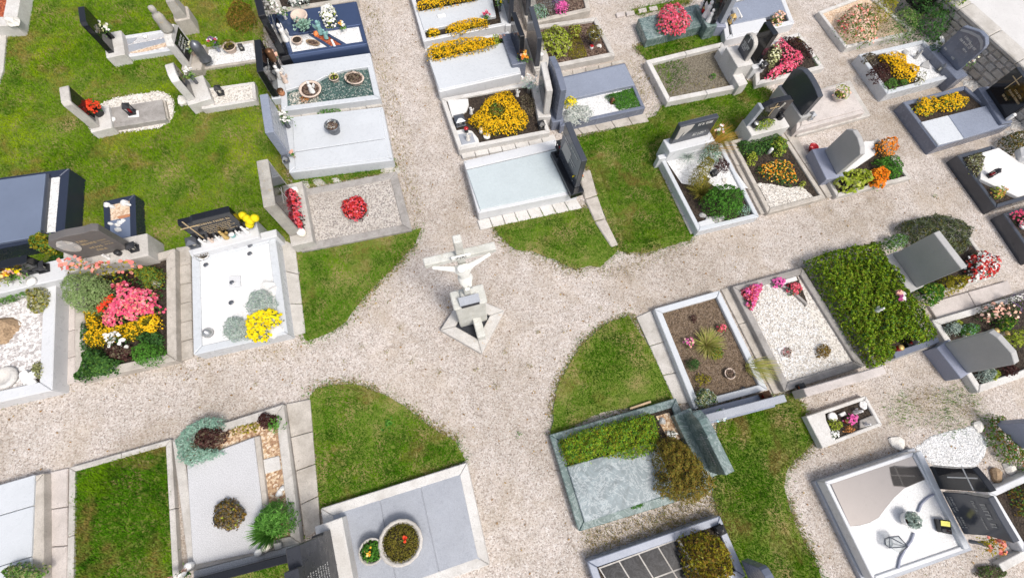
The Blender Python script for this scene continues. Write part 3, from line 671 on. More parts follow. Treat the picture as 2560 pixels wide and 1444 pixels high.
# rubble wall and pale road in the far corner
def wall():
    a, b = G(2392, 12, .9), G(2640, 235, .9); d = (b - a)[:2]; L = np.linalg.norm(d); d = d / L; nrm = np.array([d[1], -d[0]]) * 1.0
    if nrm @ (np.array([0, 5.]) - a[:2]) < 0: nrm = -nrm
    T = empty('rubble_wall', 'low rubble stone wall with concrete cap beside the pale road', 'wall', (a[0], a[1], 0))
    a2 = a[:2] - d * 6; L2 = L + 10
    prism('wall_core', [a2, a2 + d * L2, a2 + d * L2 - nrm * .4, a2 - nrm * .4], -.05, .80, 'rubble', T)
    x = 0
    while x < L2:
        w_ = rng.uniform(.9, 1.4); e = min(L2, x + w_)
        prism('cap_stone', [a2 + d * (x + .006) + nrm * .05, a2 + d * (e - .006) + nrm * .05, a2 + d * (e - .006) - nrm * .5, a2 + d * (x + .006) - nrm * .5], .803, .90 + rng.uniform(-.008, .008), 'pale_concrete', T, .02); x = e
    z = 0
    while z < .76:
        hh = rng.uniform(.12, .2); x = rng.uniform(0, .2)
        while x < L2:
            w_ = rng.uniform(.16, .42); e = x + w_; zt = min(.795, z + hh)
            j4 = rng.uniform(.003, .03, 8); P = [(x + j4[0], z + j4[1]), (e - j4[2], z + j4[3]), (e - j4[4], zt - j4[5]), (x + j4[6], zt - j4[7])]
            if 5 < x < 13:
                V = [np.array([*(a2 + d * px), pz]) for px, pz in P]; o_ = np.array([*(nrm * rng.uniform(.03, .06)), 0]); k = np.array([*(d), 0]) * .02
                F = [v + o_ + (np.mean(V, 0) - v) * .15 for v in V]
                mesh('wall_stone', V + F, [(4, 5, 6, 7), (0, 1, 5, 4), (1, 2, 6, 5), (2, 3, 7, 6), (3, 0, 4, 7)], ('rock_grey', 'rubble', 'pale_concrete', 'concrete')[int(rng.integers(4))], T)
            x = e
        z += hh
    r0 = a2 - nrm * .45 - d * 20
    mesh('road', [(*(r0), .02), (*(r0 + d * 60), .02), (*(r0 + d * 60 - nrm * 40), .02), (*(r0 - nrm * 40), .02)], [(0, 1, 2, 3)], 'road')['kind'] = 'structure'
wall()
RB = XY([(2385, 60), (2560, 190), (2600, 420), (2470, 375), (2530, 320), (2400, 200), (2300, 95)])
flat('rubble_ground', RB, -.004, 'mixed_gravel', None)['kind'] = 'structure'
o = pebbles(RB, -.01, 900, .09, 'rock_grey', None, 'rubble_stones', 'stuff', .45); tag(o, 'grey rubble stones below the wall', 'rubble')

# ------------------------------------------------------------------ the crucifix at the crossing
def crucifix():
    h = .13; P = XY([(1100, 824), (1204, 883), (1261, 775), (1160, 733)], h); c = np.mean(P, 0)
    T = empty('crucifix', 'white stone crucifix with figure of Christ on pedestal at the path crossing', 'crucifix', (c[0], c[1], 0))
    I = kerb(T, P, h, .21, 'cross_kerb', bev=.015); flat('bed', inset(I, -.02), .05, 'dark_slate', T)
    # pedestal: two blocks, stepped
    f0, f1 = G(1151, 818, .05), G(1219, 800, .05); r = (f1 - f0) / np.linalg.norm(f1 - f0); n = np.cross(r, [0, 0, 1.]); L = np.linalg.norm(f1 - f0)
    hb = hgt(f0, (1144, 772)); D = L * .55
    def blk(g, d0, d1, z0, z1, nm, mat='cross_stone', bev=.02):
        Pq = [f0 + r * g + n * -d0, f0 + r * (L - g) - n * d0, f0 + r * (L - g) - n * d1, f0 + r * g - n * d1]
        return prism(nm, [p[:2] for p in Pq], z0, z1, mat, T, bev)
    z2 = hb + .06
    blk(0, 0, D, 0, hb, 'pedestal_base'); blk(-.025, -.025, D + .025, hb, z2, 'pedestal_cap')
    blk(L * .27, D * .45, D * .92, z2, z2 + .08, 'post_foot')
    c1 = f0 + r * L * .5 - n * D * .22; tilt = np.array([0, 0, 1.]) * .12; hw = L * .32
    V = [c1 - r * hw + n * .07, c1 + r * hw + n * .07, c1 + r * hw - n * .05 + tilt, c1 - r * hw - n * .05 + tilt]; V = [v + np.array([0, 0, z2 - v[2] + (v[2] - c1[2]) + .03]) for v in V]; V2 = [v - np.array([0, 0, .03]) + n * .0 for v in V]
    mesh('plaque', V + V2, [(0, 1, 2, 3), (7, 6, 5, 4), (0, 4, 5, 1), (1, 5, 6, 2), (2, 6, 7, 3), (3, 7, 4, 0)], 'grey_granite', T)
    q = c1 + n * .09; box('plaque_rail', (q[0], q[1], z2), (hw * 1.8, .03, .04), 'iron', T, math.atan2(r[1], r[0]))
    # planter on the step in front
    q = f0 + r * L * .62 + n * .18; box('planter', (q[0], q[1], .05), (.16, .42, .34), 'cross_stone', T, math.atan2(r[1], r[0]), .015)
    # post and arm
    m = (f0 + f1) / 2 - n * D * .68; m[2] = 0; up = np.array([0, 0, 1.]); up = up / np.linalg.norm(up)
    bse = m + np.array([0, 0, z2]); Ht = (hgt(m, (1155, 594)) - z2) / up[2]
    def beam(nm, o, ax, ln, w1, d1, mat='cross_stone', par=T):
        ax = ax / np.linalg.norm(ax); s = np.cross(ax, n); s = s / np.linalg.norm(s); bm = bmesh.new()
        v = [bm.verts.new(o + s * a * w1 / 2 + n * b * d1 / 2 + ax * k * ln) for k in (0, 1) for a, b in ((-1, -1), (1, -1), (1, 1), (-1, 1))]
        for q_ in ((3, 2, 1, 0), (4, 5, 6, 7), (0, 1, 5, 4), (1, 2, 6, 5), (2, 3, 7, 6), (3, 0, 4, 7)): bm.faces.new([v[i] for i in q_])
        return finish(nm, bm, mat, par, .012)
    beam('cross_post', bse, up, Ht, .115, .12)
    k = .76 * Ht; A = bse + up * k
    al = 1.04
    beam('cross_arm', A - r * al / 2 + n * .004, r, al, .115, .124)
    tb = beam('title_board', bse + up * (k + .11) - r * .14 + n * .085, r, .28, .10, .03, 'white_paint')
    # lettering
    cu = bpy.data.curves.new('INRI', 'FONT'); cu.body = 'INRI'; cu.size = .085; cu.align_x = 'CENTER'; cu.align_y = 'CENTER'; cu.extrude = .002
    to = bpy.data.objects.new('tmp', cu); col.objects.link(to); bpy.context.view_layer.update()
    me = bpy.data.meshes.new_from_object(to); bpy.data.objects.remove(to)
    B = np.array([r, up, n]).T; o = bse + up * (k + .11) + n * .103
    V = [B @ np.array(v.co) + o for v in me.vertices]; F = [list(p.vertices) for p in me.polygons]; mesh('lettering', V, F, 'iron', tb); bpy.data.meshes.remove(me)
    # the figure: one skinned body, arms spread along the beam
    S = .60; hip = A + n * .12 - up * .50
    J = {'hip': (hip, .068), 'belly': (hip + up * .13 + n * .012, .074), 'chest': (hip + up * .27 + n * .018, .10), 'neck': (hip + up * .37 + n * .025, .038),
         'head': (hip + up * .42 + n * .07 - r * .02, .055), 'crown': (hip + up * .47 + n * .10 - r * .035, .05)}
    for s, nm in ((-1, 'l'), (1, 'r')):
        J['sh' + nm] = (hip + up * .335 + r * s * .115 + n * .005, .05); J['el' + nm] = (hip + up * .395 + r * s * .25 - n * .012, .037)
        J['wr' + nm] = (hip + up * .46 + r * s * .38 - n * .03, .028); J['ha' + nm] = (hip + up * .485 + r * s * .43 - n * .035, .03)
        J['th' + nm] = (hip - up * .04 + r * s * .048, .056); J['kn' + nm] = (hip - up * .25 + r * (s * .036 + .012) + n * .07, .042)
        J['an' + nm] = (hip - up * .46 + r * s * .02 - n * .01, .027); J['ft' + nm] = (hip - up * .53 + r * s * .016 + n * .045, .025)
    E = [('hip', 'belly'), ('belly', 'chest'), ('chest', 'neck'), ('neck', 'head'), ('head', 'crown')]
    for nm in 'lr': E += [('chest', 'sh' + nm), ('sh' + nm, 'el' + nm), ('el' + nm, 'wr' + nm), ('wr' + nm, 'ha' + nm), ('hip', 'th' + nm), ('th' + nm, 'kn' + nm), ('kn' + nm, 'an' + nm), ('an' + nm, 'ft' + nm)]
    ks = list(J); off = np.array(T.location)
    me = bpy.data.meshes.new('figure'); me.from_pydata([list(J[k_][0] - off) for k_ in ks], [(ks.index(a), ks.index(b)) for a, b in E], [])
    fo = bpy.data.objects.new('figure', me); col.objects.link(fo); fo.parent = T
    md = fo.modifiers.new('skin', 'SKIN'); md.use_smooth_shade = True
    for i, k_ in enumerate(ks): me.skin_vertices[0].data[i].radius = (J[k_][1],) * 2; me.skin_vertices[0].data[i].use_root = (k_ == 'hip')
    fo.modifiers.new('sub', 'SUBSURF').levels = 2; fo.modifiers['sub'].render_levels = 2
    bpy.context.view_layer.update(); ev = fo.evaluated_get(bpy.context.evaluated_depsgraph_get())
    m2 = bpy.data.meshes.new_from_object(ev); fo.modifiers.clear(); fo.data = m2; m2.materials.clear(); m2.materials.append(MATS['white_paint'])
    m2.polygons.foreach_set('use_smooth', [True] * len(m2.polygons))
    # loincloth
    V, F = [], []; nn = 16
    for j, (zz, rr) in enumerate(((.06, .082), (.01, .098), (-.06, .108), (-.13, .104))):
        for i in range(nn):
            a = 6.2832 * i / nn; fr = rr * (1 + .08 * math.sin(5 * a + j))
            V.append(hip + up * zz + r * math.cos(a) * fr * 1.05 + n * (math.sin(a) * fr * .85 + max(0, -zz) * .25))
    for j in range(3):
        for i in range(nn): F.append((j * nn + i, j * nn + (i + 1) % nn, (j + 1) * nn + (i + 1) % nn, (j + 1) * nn + i))
    mesh('loincloth', V, F, 'white_paint', T, True)
    # hair
    hd = J['crown'][0]; V, F = [], []
    lathe('hair', hd - n * .02 + np.array([0, 0, -.03]), [(.035, -.04), (.058, -.012), (.066, .026), (.057, .06), (.032, .078), (.002, .084)], 'white_paint', T, 12)
crucifix()

# ------------------------------------------------------------------ top left: small graves on the lawn
def sl(T, poly, z0, z1, mat, name='slab', bev=.01): return prism(name, XY(poly, z1), z0, z1, mat, T, bev)
T, I = grave('partly visible grave with white kerb in the top left corner', [(-240, -120), (60, -60), (38, 62), (-240, 80)], .3, .28, 'white_stone', 'red_gravel', .27)
rock('round white stone ball on the kerb in the top left corner', (36, 57), .13, 'rock_white', .3, .12, cat='ball', name='stone_ball')
tag(prism('kerb_slab', XY([(-60, 95), (22, 84), (14, 180), (2, 212), (-60, 230)]), -.02, .06, 'pale_concrete'), 'low pale concrete kerb at the left edge of the lawn', 'kerb')

T, I = grave('small white-framed grave with stone mosaic in front of tall black headstone', [(297, 91), (424, 72), (431, 125), (302, 145)], .14, .09, 'white_granite', 'grey_white_gravel', .10)
for poly, m in [([(303, 96), (345, 89), (330, 108), (306, 112)], 'grey_granite'), ([(347, 89), (415, 79), (410, 92), (335, 107)], 'terrazzo'), ([(308, 115), (332, 110), (412, 95), (415, 104), (320, 130)], 'grey_granite'), ([(325, 131), (416, 106), (418, 114), (345, 132)], 'peach_gravel')]: sl(T, poly, .05, .115, m, 'mosaic_slab', .004)
f = headstone('tall black headstone with white plinth at the small mosaic grave', (286, 132), (279, 88), .28, 'black_granite', top=(201, 64), end=0, t=.12, prof=[(0, 0), (1, 0), (1, .93), (.9, 1), (.1, 1), (0, .93)], plinth=(.1, .2, .06, 'white_stone'), lines=[(.2, .5, .6, .03), (.2, .45, .52, .03)], lmat='letter_gold')
vase('white flowers in vase against the tall black headstone', (283, 95), .28, .18, .05, 'black_plastic', ['fl_white', 'fl_cream'], nf=16, spread=.15)
candle('small white cup on the mosaic grave', (365, 94), .115, .05, .05, 'white_ceramic', 'white_ceramic')
candle('white bowl by the corner of the mosaic grave', (314, 126), .1, .07, .07, 'white_ceramic', 'grey_metal')

def obelisk():
    a = G(479, 72); T = empty('stone_stele', 'tall weathered beige stone stele at the top edge of the lawn', 'stele', (a[0], a[1], 0)); hh = hgt(a, (424, -5))
    box('plinth', (a[0], a[1], -.02), (.34, .42, .42), 'concrete', T, ROW, .02)
    b = ROW; V = []
    for z, k in ((.40, 1), (hh, .72)):
        for x, y in ((-.12, -.17), (.12, -.17), (.12, .17), (-.12, .17)):
            x, y = x * k, y * k; V.append((a[0] + x * math.cos(b) - y * math.sin(b), a[1] + x * math.sin(b) + y * math.cos(b), z))
    mesh('shaft', V, [(3, 2, 1, 0), (4, 5, 6, 7), (0, 1, 5, 4), (1, 2, 6, 5), (2, 3, 7, 6), (3, 0, 4, 7)], 'lichen_concrete', T)
obelisk()
T, I = grave('small white gravel grave with pots behind stone-figure headstone', [(508, 119), (638, 99), (648, 152), (498, 174)], .08, .07, 'concrete', 'white_gravel', .06, npeb=500, psize=.018)
f = headstone('weathered white headstone topped by a stone figure on the lawn', (477, 168), (487, 118), .2, 'white_stone', top=(441, 95), end=0, t=.16, prof=[(0, 0), (1, 0), (1, .8), (.8, 1), (.2, 1), (0, .8)], plinth=(.08, .22, .04, 'concrete'), panel=('black_granite', [(.1, .12), (.9, .12), (.9, .82), (.1, .82)]), lines=[(.22, .78, .62, .05), (.22, .78, .5, .05), (.22, .78, .38, .05)])
tp = f.O + f.r * f.L * .5 - f.n * .08 + np.array([0, 0, f.H])
lathe('stone_figure', tp, [(.12, 0), (.13, .06), (.10, .2), (.11, .3), (.08, .38), (.04, .41), (.07, .46), (.06, .53), (.003, .56)], 'lichen_concrete', f.T, 10)
lathe('urn', G(515, 150, .2), [(.13, 0), (.13, .03), (.10, .06), (.12, .3), (.11, .42), (.07, .46), (.03, .5)], 'grey_metal', empty('grave_urn', 'dark grey metal urn on the small white gravel grave', 'urn', G(515, 150, .2)), 14)
vase('purple and red bouquet in vase on small gravel grave', (548, 128), .07, .16, .05, 'lavender_stone', ['fl_purple', 'fl_rose', 'fl_white'], nf=16, spread=.12)
vase('pale artificial flowers leaning on the stone-figure headstone', (487, 138), .2, .12, .05, 'clay_pale', ['fl_cream', 'leaf_silver'], nf=12, spread=.12)
pot('terracotta bowl with green plant on the small gravel grave', (579, 126), .07, .15, .12, 'clay_pale', lf='leaf_yew', n=120, ph=.12)
lantern('small dark open lantern on the small gravel grave', (606, 124), .07, .09, .16, 'iron', 'wax')
T, I = grave('small pale slab grave with lying black lantern on the lawn', [(509, 222), (636, 204), (641, 251), (503, 273)], .16, .07, 'white_stone', 'pale_gravel', .14, npeb=500, psize=.015)
f = headstone('white headstone with black panel on the lawn', (489, 248), (474, 205), .3, 'white_stone', top=(436, 198), end=0, t=.16, prof=[(0, 0), (1, 0), (1, .88), (.8, 1), (.25, 1), (0, .88)], plinth=(.1, .3, .03, 'white_stone'), panel=('black_granite', [(.05, .03), (.95, .03), (.95, .9), (.05, .9)]), lines=[(.3, .7, .7, .04), (.3, .7, .6, .04), (.3, .6, .5, .04)], lmat='letter_gold')
vase('white flowers in vase at the small white headstone', (492, 208), .3, .2, .05, 'grey_metal', 'fl_white', nf=10, spread=.12)
lantern('small black lantern in the middle of the pale slab grave', (553, 234), .16, .12, .24, 'iron', 'wax')
rock('white stone bowl beside the small white headstone', (463, 258), .12, 'rock_white', 0, .16, cat='bowl', name='stone_bowl')
# grave with white gravel surround
P = XY([(222, 312), (262, 258), (290, 248), (350, 238), (400, 231), (422, 238), (435, 258), (436, 285), (428, 303), (405, 320), (330, 330), (242, 341)]); c = np.mean(P, 0)
T = empty('grave', 'grey slab grave with ragged white gravel surround on the lawn', 'grave', (*c, 0)); EXCL.append(P); flat('gravel_bed', smoothpoly(P), .03, 'pale_gravel', T); pebbles(inset(P, -.03), .03, 1800, .017, 'pale_gravel', T)
sl(T, [(266, 271), (405, 248), (415, 298), (270, 321)], 0, .14, 'grey_concrete'); sl(T, [(398, 251), (412, 249), (421, 294), (408, 298)], 0, .10, 'concrete', 'end_slab')
f = headstone('concrete headstone with black panel beside red begonias', (250, 318), (243, 276), .22, 'pale_concrete', top=(181, 252), end=0, t=.16, prof=[(0, 0), (1, 0), (1, .97), (.9, 1), (.1, 1), (0, .92)], plinth=(.08, .22, .03, 'white_stone'), panel=('black_granite', [(.12, .15), (.96, .15), (.96, .95), (.12, .95)]))
pot('pot of bright red begonias in front of concrete headstone', (248, 285), .22, .13, .14, 'black_plastic', lf='leaf_dark', fl='fl_vermilion', n=120, ph=.2, spread=1.35, nf=170, fs=.055)
candle('dark glass grave candle beside the red begonias', (236, 305), .22, .07, .16, 'iron', 'iron')
lantern('open black lantern with red candle on the grey slab', (332, 283), .14, .13, .3, 'iron', 'red_glass')
candle('small white star ornament on the grey slab grave', (283, 300), .14, .06, .03, 'white_ceramic', 'white_ceramic')
tag(prism('white_tile', XY([(322, 280), (346, 276), (348, 292), (320, 294)], .145), .138, .15, 'white_ceramic'), 'white tile under the open black lantern', 'tile')
plant('brown_shrub', 'low brownish shrub at the top of the lawn', 'shrub', ell(600, 38, 36, 34), 0, .3, 'leaf_bronze', 1500, .04, asp=2)

# ------------------------------------------------------------------ column left of the upper path
T, I = grave('partly visible concrete-kerbed grave at the top edge left of the path', [(660, -60), (870, -90), (897, 0), (694, 32)], .2, .14, 'concrete', 'soil', .16)
plant('white_flowers', 'white flowers on the partly visible grave at the top edge', 'flowers', ell(745, 0, 26, 12), .16, .25, 'leaf_silver', 300, .05, 'fl_white', 160, .06)
plant('white_flowers', 'white bouquet behind the black headstone at the top edge', 'flowers', ell(668, 5, 18, 14), .5, .3, 'leaf_mid', 160, .05, 'fl_white', 140, .06)

h = .36
T, I = grave('polished black double grave with white and red gravel beds', [(690, 33), (891, 3), (919, 109), (722, 139)], h, .10, 'navy_granite', 'white_gravel', h - .03)
sl(T, [(688, 40), (889, 9), (902, 61), (722, 86)], .05, h + .03, 'navy_granite', 'cover_slab')
flat('red_gravel_bed', XY([(776, 83), (806, 80), (855, 111), (829, 116)], h), h - .022, 'red_gravel', T)
sl(T, [(770, 85), (778, 83), (830, 116), (822, 118)], .1, h + .005, 'navy_granite', 'divider'); sl(T, [(806, 81), (814, 79), (868, 110), (856, 112)], .1, h + .005, 'navy_granite', 'divider')
pebbles(XY([(705, 90), (765, 86), (812, 115), (726, 131)], h), h - .03, 500, .018, 'white_gravel', T); pebbles(XY([(822, 78), (899, 66), (906, 102), (868, 108)], h), h - .03, 400, .018, 'white_gravel', T)
f = headstone('tall black polished headstone of the black double grave', (716, 136), (690, 38), h, 'black_granite', top=(648, 42), end=0, t=.15, plinth=(.05, .06, .03, 'black_granite'), lines=[(.1, .5, .5, .05), (.1, .45, .42, .04), (.2, .9, .72, .04)], lmat='letter_white')
vase('white flowers in vase on the black double headstone base', (716, 50), h, .16, .05, 'white_ceramic', 'fl_white', nf=10, spread=.13)
lathe('clay_pot', G(757, 60, .39), [(.12, 0), (.18, .2), (.19, .2), (.19, .24), (.16, .24), (.15, .2), (.002, .2)], 'clay_pale', pt := empty('planter_pot', 'pale clay pot with blue succulents on black slab', 'pot', G(757, 60, .39)), 16)
C = G(757, 60, .62) + rng.normal(0, .08, (160, 3)) * [1, 1, .4]; leaves(C, np.tile([0, 0, 1.], (160, 1)), .07, 1.8, 'foliage', 'leaf_bluegreen', pt)
plant('white_bouquet', 'white and lime flower arrangement on the black slab', 'bouquet', ell(821, 38, 19, 21), .39, .3, 'leaf_lime', 180, .06, 'fl_white', 200, .06)
angel('white angel statue on white gravel of the black double grave', (714, 100), h, .42, rot=ROW - 1.2)
pot('round clay dish with candle on white gravel of black double grave', (745, 106), h - .02, .12, .08, 'clay_pale', 'soil', n=0)
pot('oval dish of cones on white gravel of black double grave', (784, 110), h - .02, .11, .05, 'rock_brown', 'mulch', squash=(1.5, .7))
angel('teal patina figure between the gravel beds of the black grave', (803, 84), h, .34, 'teal_patina', rot=ROW + .4)
angel('small teal patina figure on the right of the red gravel bed', (816, 96), h, .24, 'teal_patina', rot=ROW - .4)
rock('orange glass ball on red gravel', (791, 87), .07, 'orange_wax', h, .07, cat='ball', name='glass_ball')
vase('yellow and white flowers on white gravel of black grave', (862, 80), h - .03, .1, .05, 'white_ceramic', ['fl_white', 'fl_amber'], nf=8, spread=.08)
tag(prism('white_plaque', XY([(826, 100), (831, 99), (840, 116), (834, 117)], h), h - .02, h + .02, 'white_ceramic'), 'narrow white plaque lying on red gravel', 'plaque')

h = .2
T, I = grave('white granite grave with wavy slab and green gravel bed', [(698, 164), (925, 132), (951, 246), (703, 278)], h, .13, 'blue_white_granite', 'green_gravel', h - .04)
CV = [(714, 226), (735, 220), (758, 213), (786, 205), (814, 190), (855, 177), (923, 166)]
sl(T, [(702, 172), (918, 140), (926, 166)] + CV[::-1][1:], .03, h + .02, 'blue_white_granite', 'wavy_slab')
pebbles(XY([(720, 232), (758, 222), (790, 212), (800, 265), (728, 270)], h), h - .04, 900, .018, 'beige_gravel', T); pebbles(XY([(790, 212), (815, 196), (925, 172), (937, 238), (800, 262)], h), h - .04, 900, .016, 'green_gravel', T, 'green_pebbles')
f = headstone('polished black headstone beside the green gravel grave', (698, 242), (690, 166), h, 'black_granite', top=(667, 174), end=0, t=.14, plinth=(.04, .08, .03, 'blue_white_granite'), lines=[(.3, .7, .6, .05)])
angel('white porcelain figure before the black headstone of the green gravel grave', (703, 195), h, .35)
pot('wide clay bowl with white figurine on green gravel', (780, 232), h - .04, .24, .12, 'clay_pale', 'mulch'); angel('white figurine standing in wide clay bowl', (781, 230), h + .07, .3)
pot('small clay pot with yellow-green sprout on green gravel', (838, 201), h - .04, .11, .1, 'clay_pale', 'soil', lf='leaf_lime', n=40, ph=.06)
pot('oval clay bowl with withered flowers on green gravel', (889, 204), h - .04, .2, .12, 'clay_pale', 'mulch', lf='leaf_heather', n=110, ph=.08, squash=(1.1, .9))
plant('dry_plant', 'small dry orange plant on beige gravel corner', 'plant', ell(762, 248, 14, 9), h - .04, .08, 'fl_orange_dry', 120, .03)
candle('red-lidded bronze grave lantern on the black headstone top', (685, 152), .5, .08, .3, 'bronze', 'bronze')
candle('terracotta grave candle at the lower end of the black headstone', (706, 236), h, .07, .14, 'terracotta', 'bronze')
angel('pinkish clay angel on the wavy white slab', (714, 205), h + .02, .28, 'clay_pale')
vase('pink wing-shaped flower beside the bronze lantern', (700, 170), h, .25, .05, 'black_plastic', 'fl_peach', nf=8, spread=.1)

h = .28
T, I = grave('plain pale blue granite grave with single dark pot', [(718, 294), (957, 267), (983, 400), (722, 432)], h, .16, 'blue_white_granite', 'blue_white_granite', h - .01)
sl(T, [(731, 302), (951, 276), (964, 345), (735, 379)], .1, h + .03, 'blue_white_granite', 'cover_slab'); sl(T, [(735, 381), (964, 347), (973, 393), (738, 424)], .1, h + .026, 'blue_white_granite', 'cover_slab')
f = headstone('grey granite headstone with white flowers by the plain pale blue grave', (727, 392), (712, 302), h, 'blue_grey_granite', top=(677, 332), end=0, t=.16, plinth=(.1, .1, .03, 'blue_white_granite'), panel=('grey_granite', [(.06, .1), (.94, .1), (.94, .92), (.06, .92)]), lines=[(.15, .5, .6, .06), (.15, .8, .45, .05), (.15, .6, .3, .05)])
pot('dark round pot with withered plant on the plain pale blue grave', (837, 328), h + .03, .155, .2, 'grey_metal', 'mulch', lf='leaf_white', n=40, ph=.04)
vase('white roses in vase at the grey granite headstone', (722, 318), h, .2, .06, 'grey_metal', 'fl_white', nf=18, spread=.17)
vase('small pale flower at the lower end of the grey granite headstone', (738, 395), h, .08, .03, 'clay_pale', 'fl_peach', nf=4, spread=.05)
lantern('small grey lantern on the plinth of the grey granite headstone', (717, 402), h, .11, .16, 'grey_metal', 'wax')
plant('grass_tuft', 'bright grass tuft on pavers above the plain pale blue grave', 'grass', ell(822, 280, 30, 8, -.1), .03, .08, 'leaf_box', 260, .05, asp=4)

T, I = grave('flat concrete grave with gravel bed and octagonal flower hole', [(743, 476), (991, 428), (1030, 575), (752, 629)], .08, .17, 'grey_concrete', 'mixed_gravel', .065, npeb=5000, psize=.012)
O8 = [(887 + 36 * math.cos(a), 522 + 33 * math.sin(a)) for a in np.arange(8) * math.pi / 4 + .39]
kerb(T, XY(O8, .1), .1, .04, 'grey_concrete', name='octagon_rim', bev=.006); flat('flower_hole', XY(O8, .1), .075, 'soil', T)
plant('red_begonias', 'round clump of red begonias in the octagonal hole', 'begonia', ell(886, 519, 31, 29), .07, .16, 'leaf_purple', 450, .05, [('fl_red', 330, .042), ('fl_rose', 124, .045)])
f = headstone('lichen-stained concrete headstone with black panel and begonias', (752, 585), (733, 480), .3, 'lichen_concrete', top=(677, 519), end=0, t=.2, plinth=(.22, .2, .02, 'pale_concrete'), panel=('black_granite', [(.07, .06), (.93, .06), (.93, .96), (.07, .96)]), lines=[(.3, .5, .6, .05), (.55, .6, .3, .3)], cross=(.55, .4, .35, .22, 'letter_grey'))
for (p, lab) in (((735, 505), 'upper of two red begonia clumps before the lichen-stained headstone'), ((744, 552), 'lower of two red begonia clumps before the lichen-stained headstone')):
    plant('red_begonias', lab, 'begonia', ell(p[0] - 4, p[1] - 6, 16, 25, -.2), .3, .25, 'leaf_purple', 240, .05, [('fl_rose', 156, .045), ('fl_red', 120, .04)])
candle('white candle at the lower end of the lichen-stained headstone', (757, 585), .3, .08, .12, 'wax', 'white_ceramic')
candle('white candle at the upper end of the lichen-stained headstone', (740, 482), .3, .08, .14, 'wax', 'white_ceramic')

# ------------------------------------------------------------------ left middle
h = .4
T, I = grave('large blue-grey polished tomb slab at the left edge', [(-260, 478), (173, 420), (159, 592), (-260, 668)], h, .16, 'navy_dark_granite', 'white_gravel', h - .03)
sl(T, [(-250, 484), (113, 433), (98, 590), (-250, 650)], .1, h + .06, 'blue_slab_granite', 'cover_slab'); sl(T, [(112, 434), (122, 433), (108, 592), (97, 594)], .1, h + .03, 'dark_granite', 'divider')
pebbles(XY([(127, 438), (155, 434), (147, 578), (114, 580)], h), h - .03, 900, .018, 'white_gravel', T)
h = .28
T, I = grave('small dark blue child grave with white pebbles and pale slab', [(256, 503), (337, 485), (341, 612), (262, 625)], h, .11, 'navy_dark_granite', 'peach_gravel', h - .03)
sl(T, [(270, 552), (328, 540), (332, 590), (272, 602)], .1, h - .01, 'blue_slab_granite', 'inner_slab')
for p, r in [((268, 513), 0.065), ((280, 517), 0.058), ((310, 507), 0.072), ((322, 512), 0.058), ((300, 556), 0.052), ((308, 552), 0.046), ((294, 562), 0.058), ((297, 575), 0.065), ((278, 560), 0.039)]:
    rock('white pebble lying on the small dark blue child grave', p, r, 'marble_white', h - .02, .05, 'white pebbles on the child grave', sq=(1.2, .8), cat='pebble', name='pebble')
tag(prism('pink_plaque', XY([(290, 540), (328, 532), (328, 538), (297, 547)], h), h - .03, h - .01, 'terracotta'), 'thin reddish plaque across the small child grave', 'plaque')
f = headstone('dark curved headstone half hidden behind the concrete headstone', (195, 640), (275, 618), .3, 'dark_granite', h=.65, t=.12, prof=arch(.25))
f = headstone('dark headstone with bouquet at the left edge', (-130, 735), (118, 678), .5, 'black_granite', top=(80, 640), t=.16, plinth=(.3, .22, .04, 'white_granite'), lines=[(.4, .8, .6, .08)], lmat='letter_grey')
vase('yellow and orange bouquet at the left edge headstone', (62, 690), .5, .12, .06, 'clay_pale', ['fl_amber', 'fl_bright_yellow', 'fl_peach'], nf=22, spread=.17, fs=.07)
vase('dry straw bouquet at the left edge headstone', (28, 698), .5, .12, .06, 'clay_pale', ['fl_peach', 'blade_straw'], lf='blade_straw', nf=14, spread=.15)
lantern('black and glass lantern right of the left edge headstone', (112, 672), .5, .15, .2, 'iron', 'wax')
angel('white dove ornament on the left edge headstone base', (28, 708), .5, .16); candle('white tealight on the left edge headstone base', (82, 705), .5, .08, .05, 'white_ceramic', 'white_ceramic')
plant('ivy', 'yellow-green ivy between the two left headstones', 'ivy', ell(105, 605, 34, 22), .3, .3, 'leaf_gold', 500, .05, parts=[('leaf_mid', 300, .05)])
plant('dark_shrub', 'dark green shrub behind the left white kerb corner', 'shrub', ell(155, 660, 30, 22), 0, .35, 'leaf_dark', 700, .05)
h = .32
T, I = grave('white-kerbed grave with grey pebbles at the left edge', [(-180, 748), (141, 674), (130, 975), (-180, 1045)], h, .2, 'white_granite', 'grey_white_gravel', h - .08, npeb=5200, psize=.024)
plant('sedum', 'pale yellow-green sedum in the corner of the grey pebble grave', 'sedum', ell(95, 745, 28, 36), h - .08, .2, 'leaf_sedum', 420, .06, parts=[('leaf_gold', 160, .05)])
plant('grass_tuft', 'green grass strip along the top of the grey pebble grave', 'grass', [(-40, 745), (60, 722), (75, 735), (30, 752), (-40, 775)], h - .08, .14, 'leaf_mid', 700, .06, asp=4)
rock('brown layered rock on the grey pebble grave', (12, 826), .24, 'rock_brown', h - .1, .22, sq=(1.2, .9)); rock('pale lavender stone beside the brown rock', (28, 806), .13, 'rock_white', h - .1, .08, sq=(1.4, .7))
flat('soil_corner', XY([(62, 975), (78, 920), (112, 895), (112, 965)], h - .07), h - .066, 'soil', T)
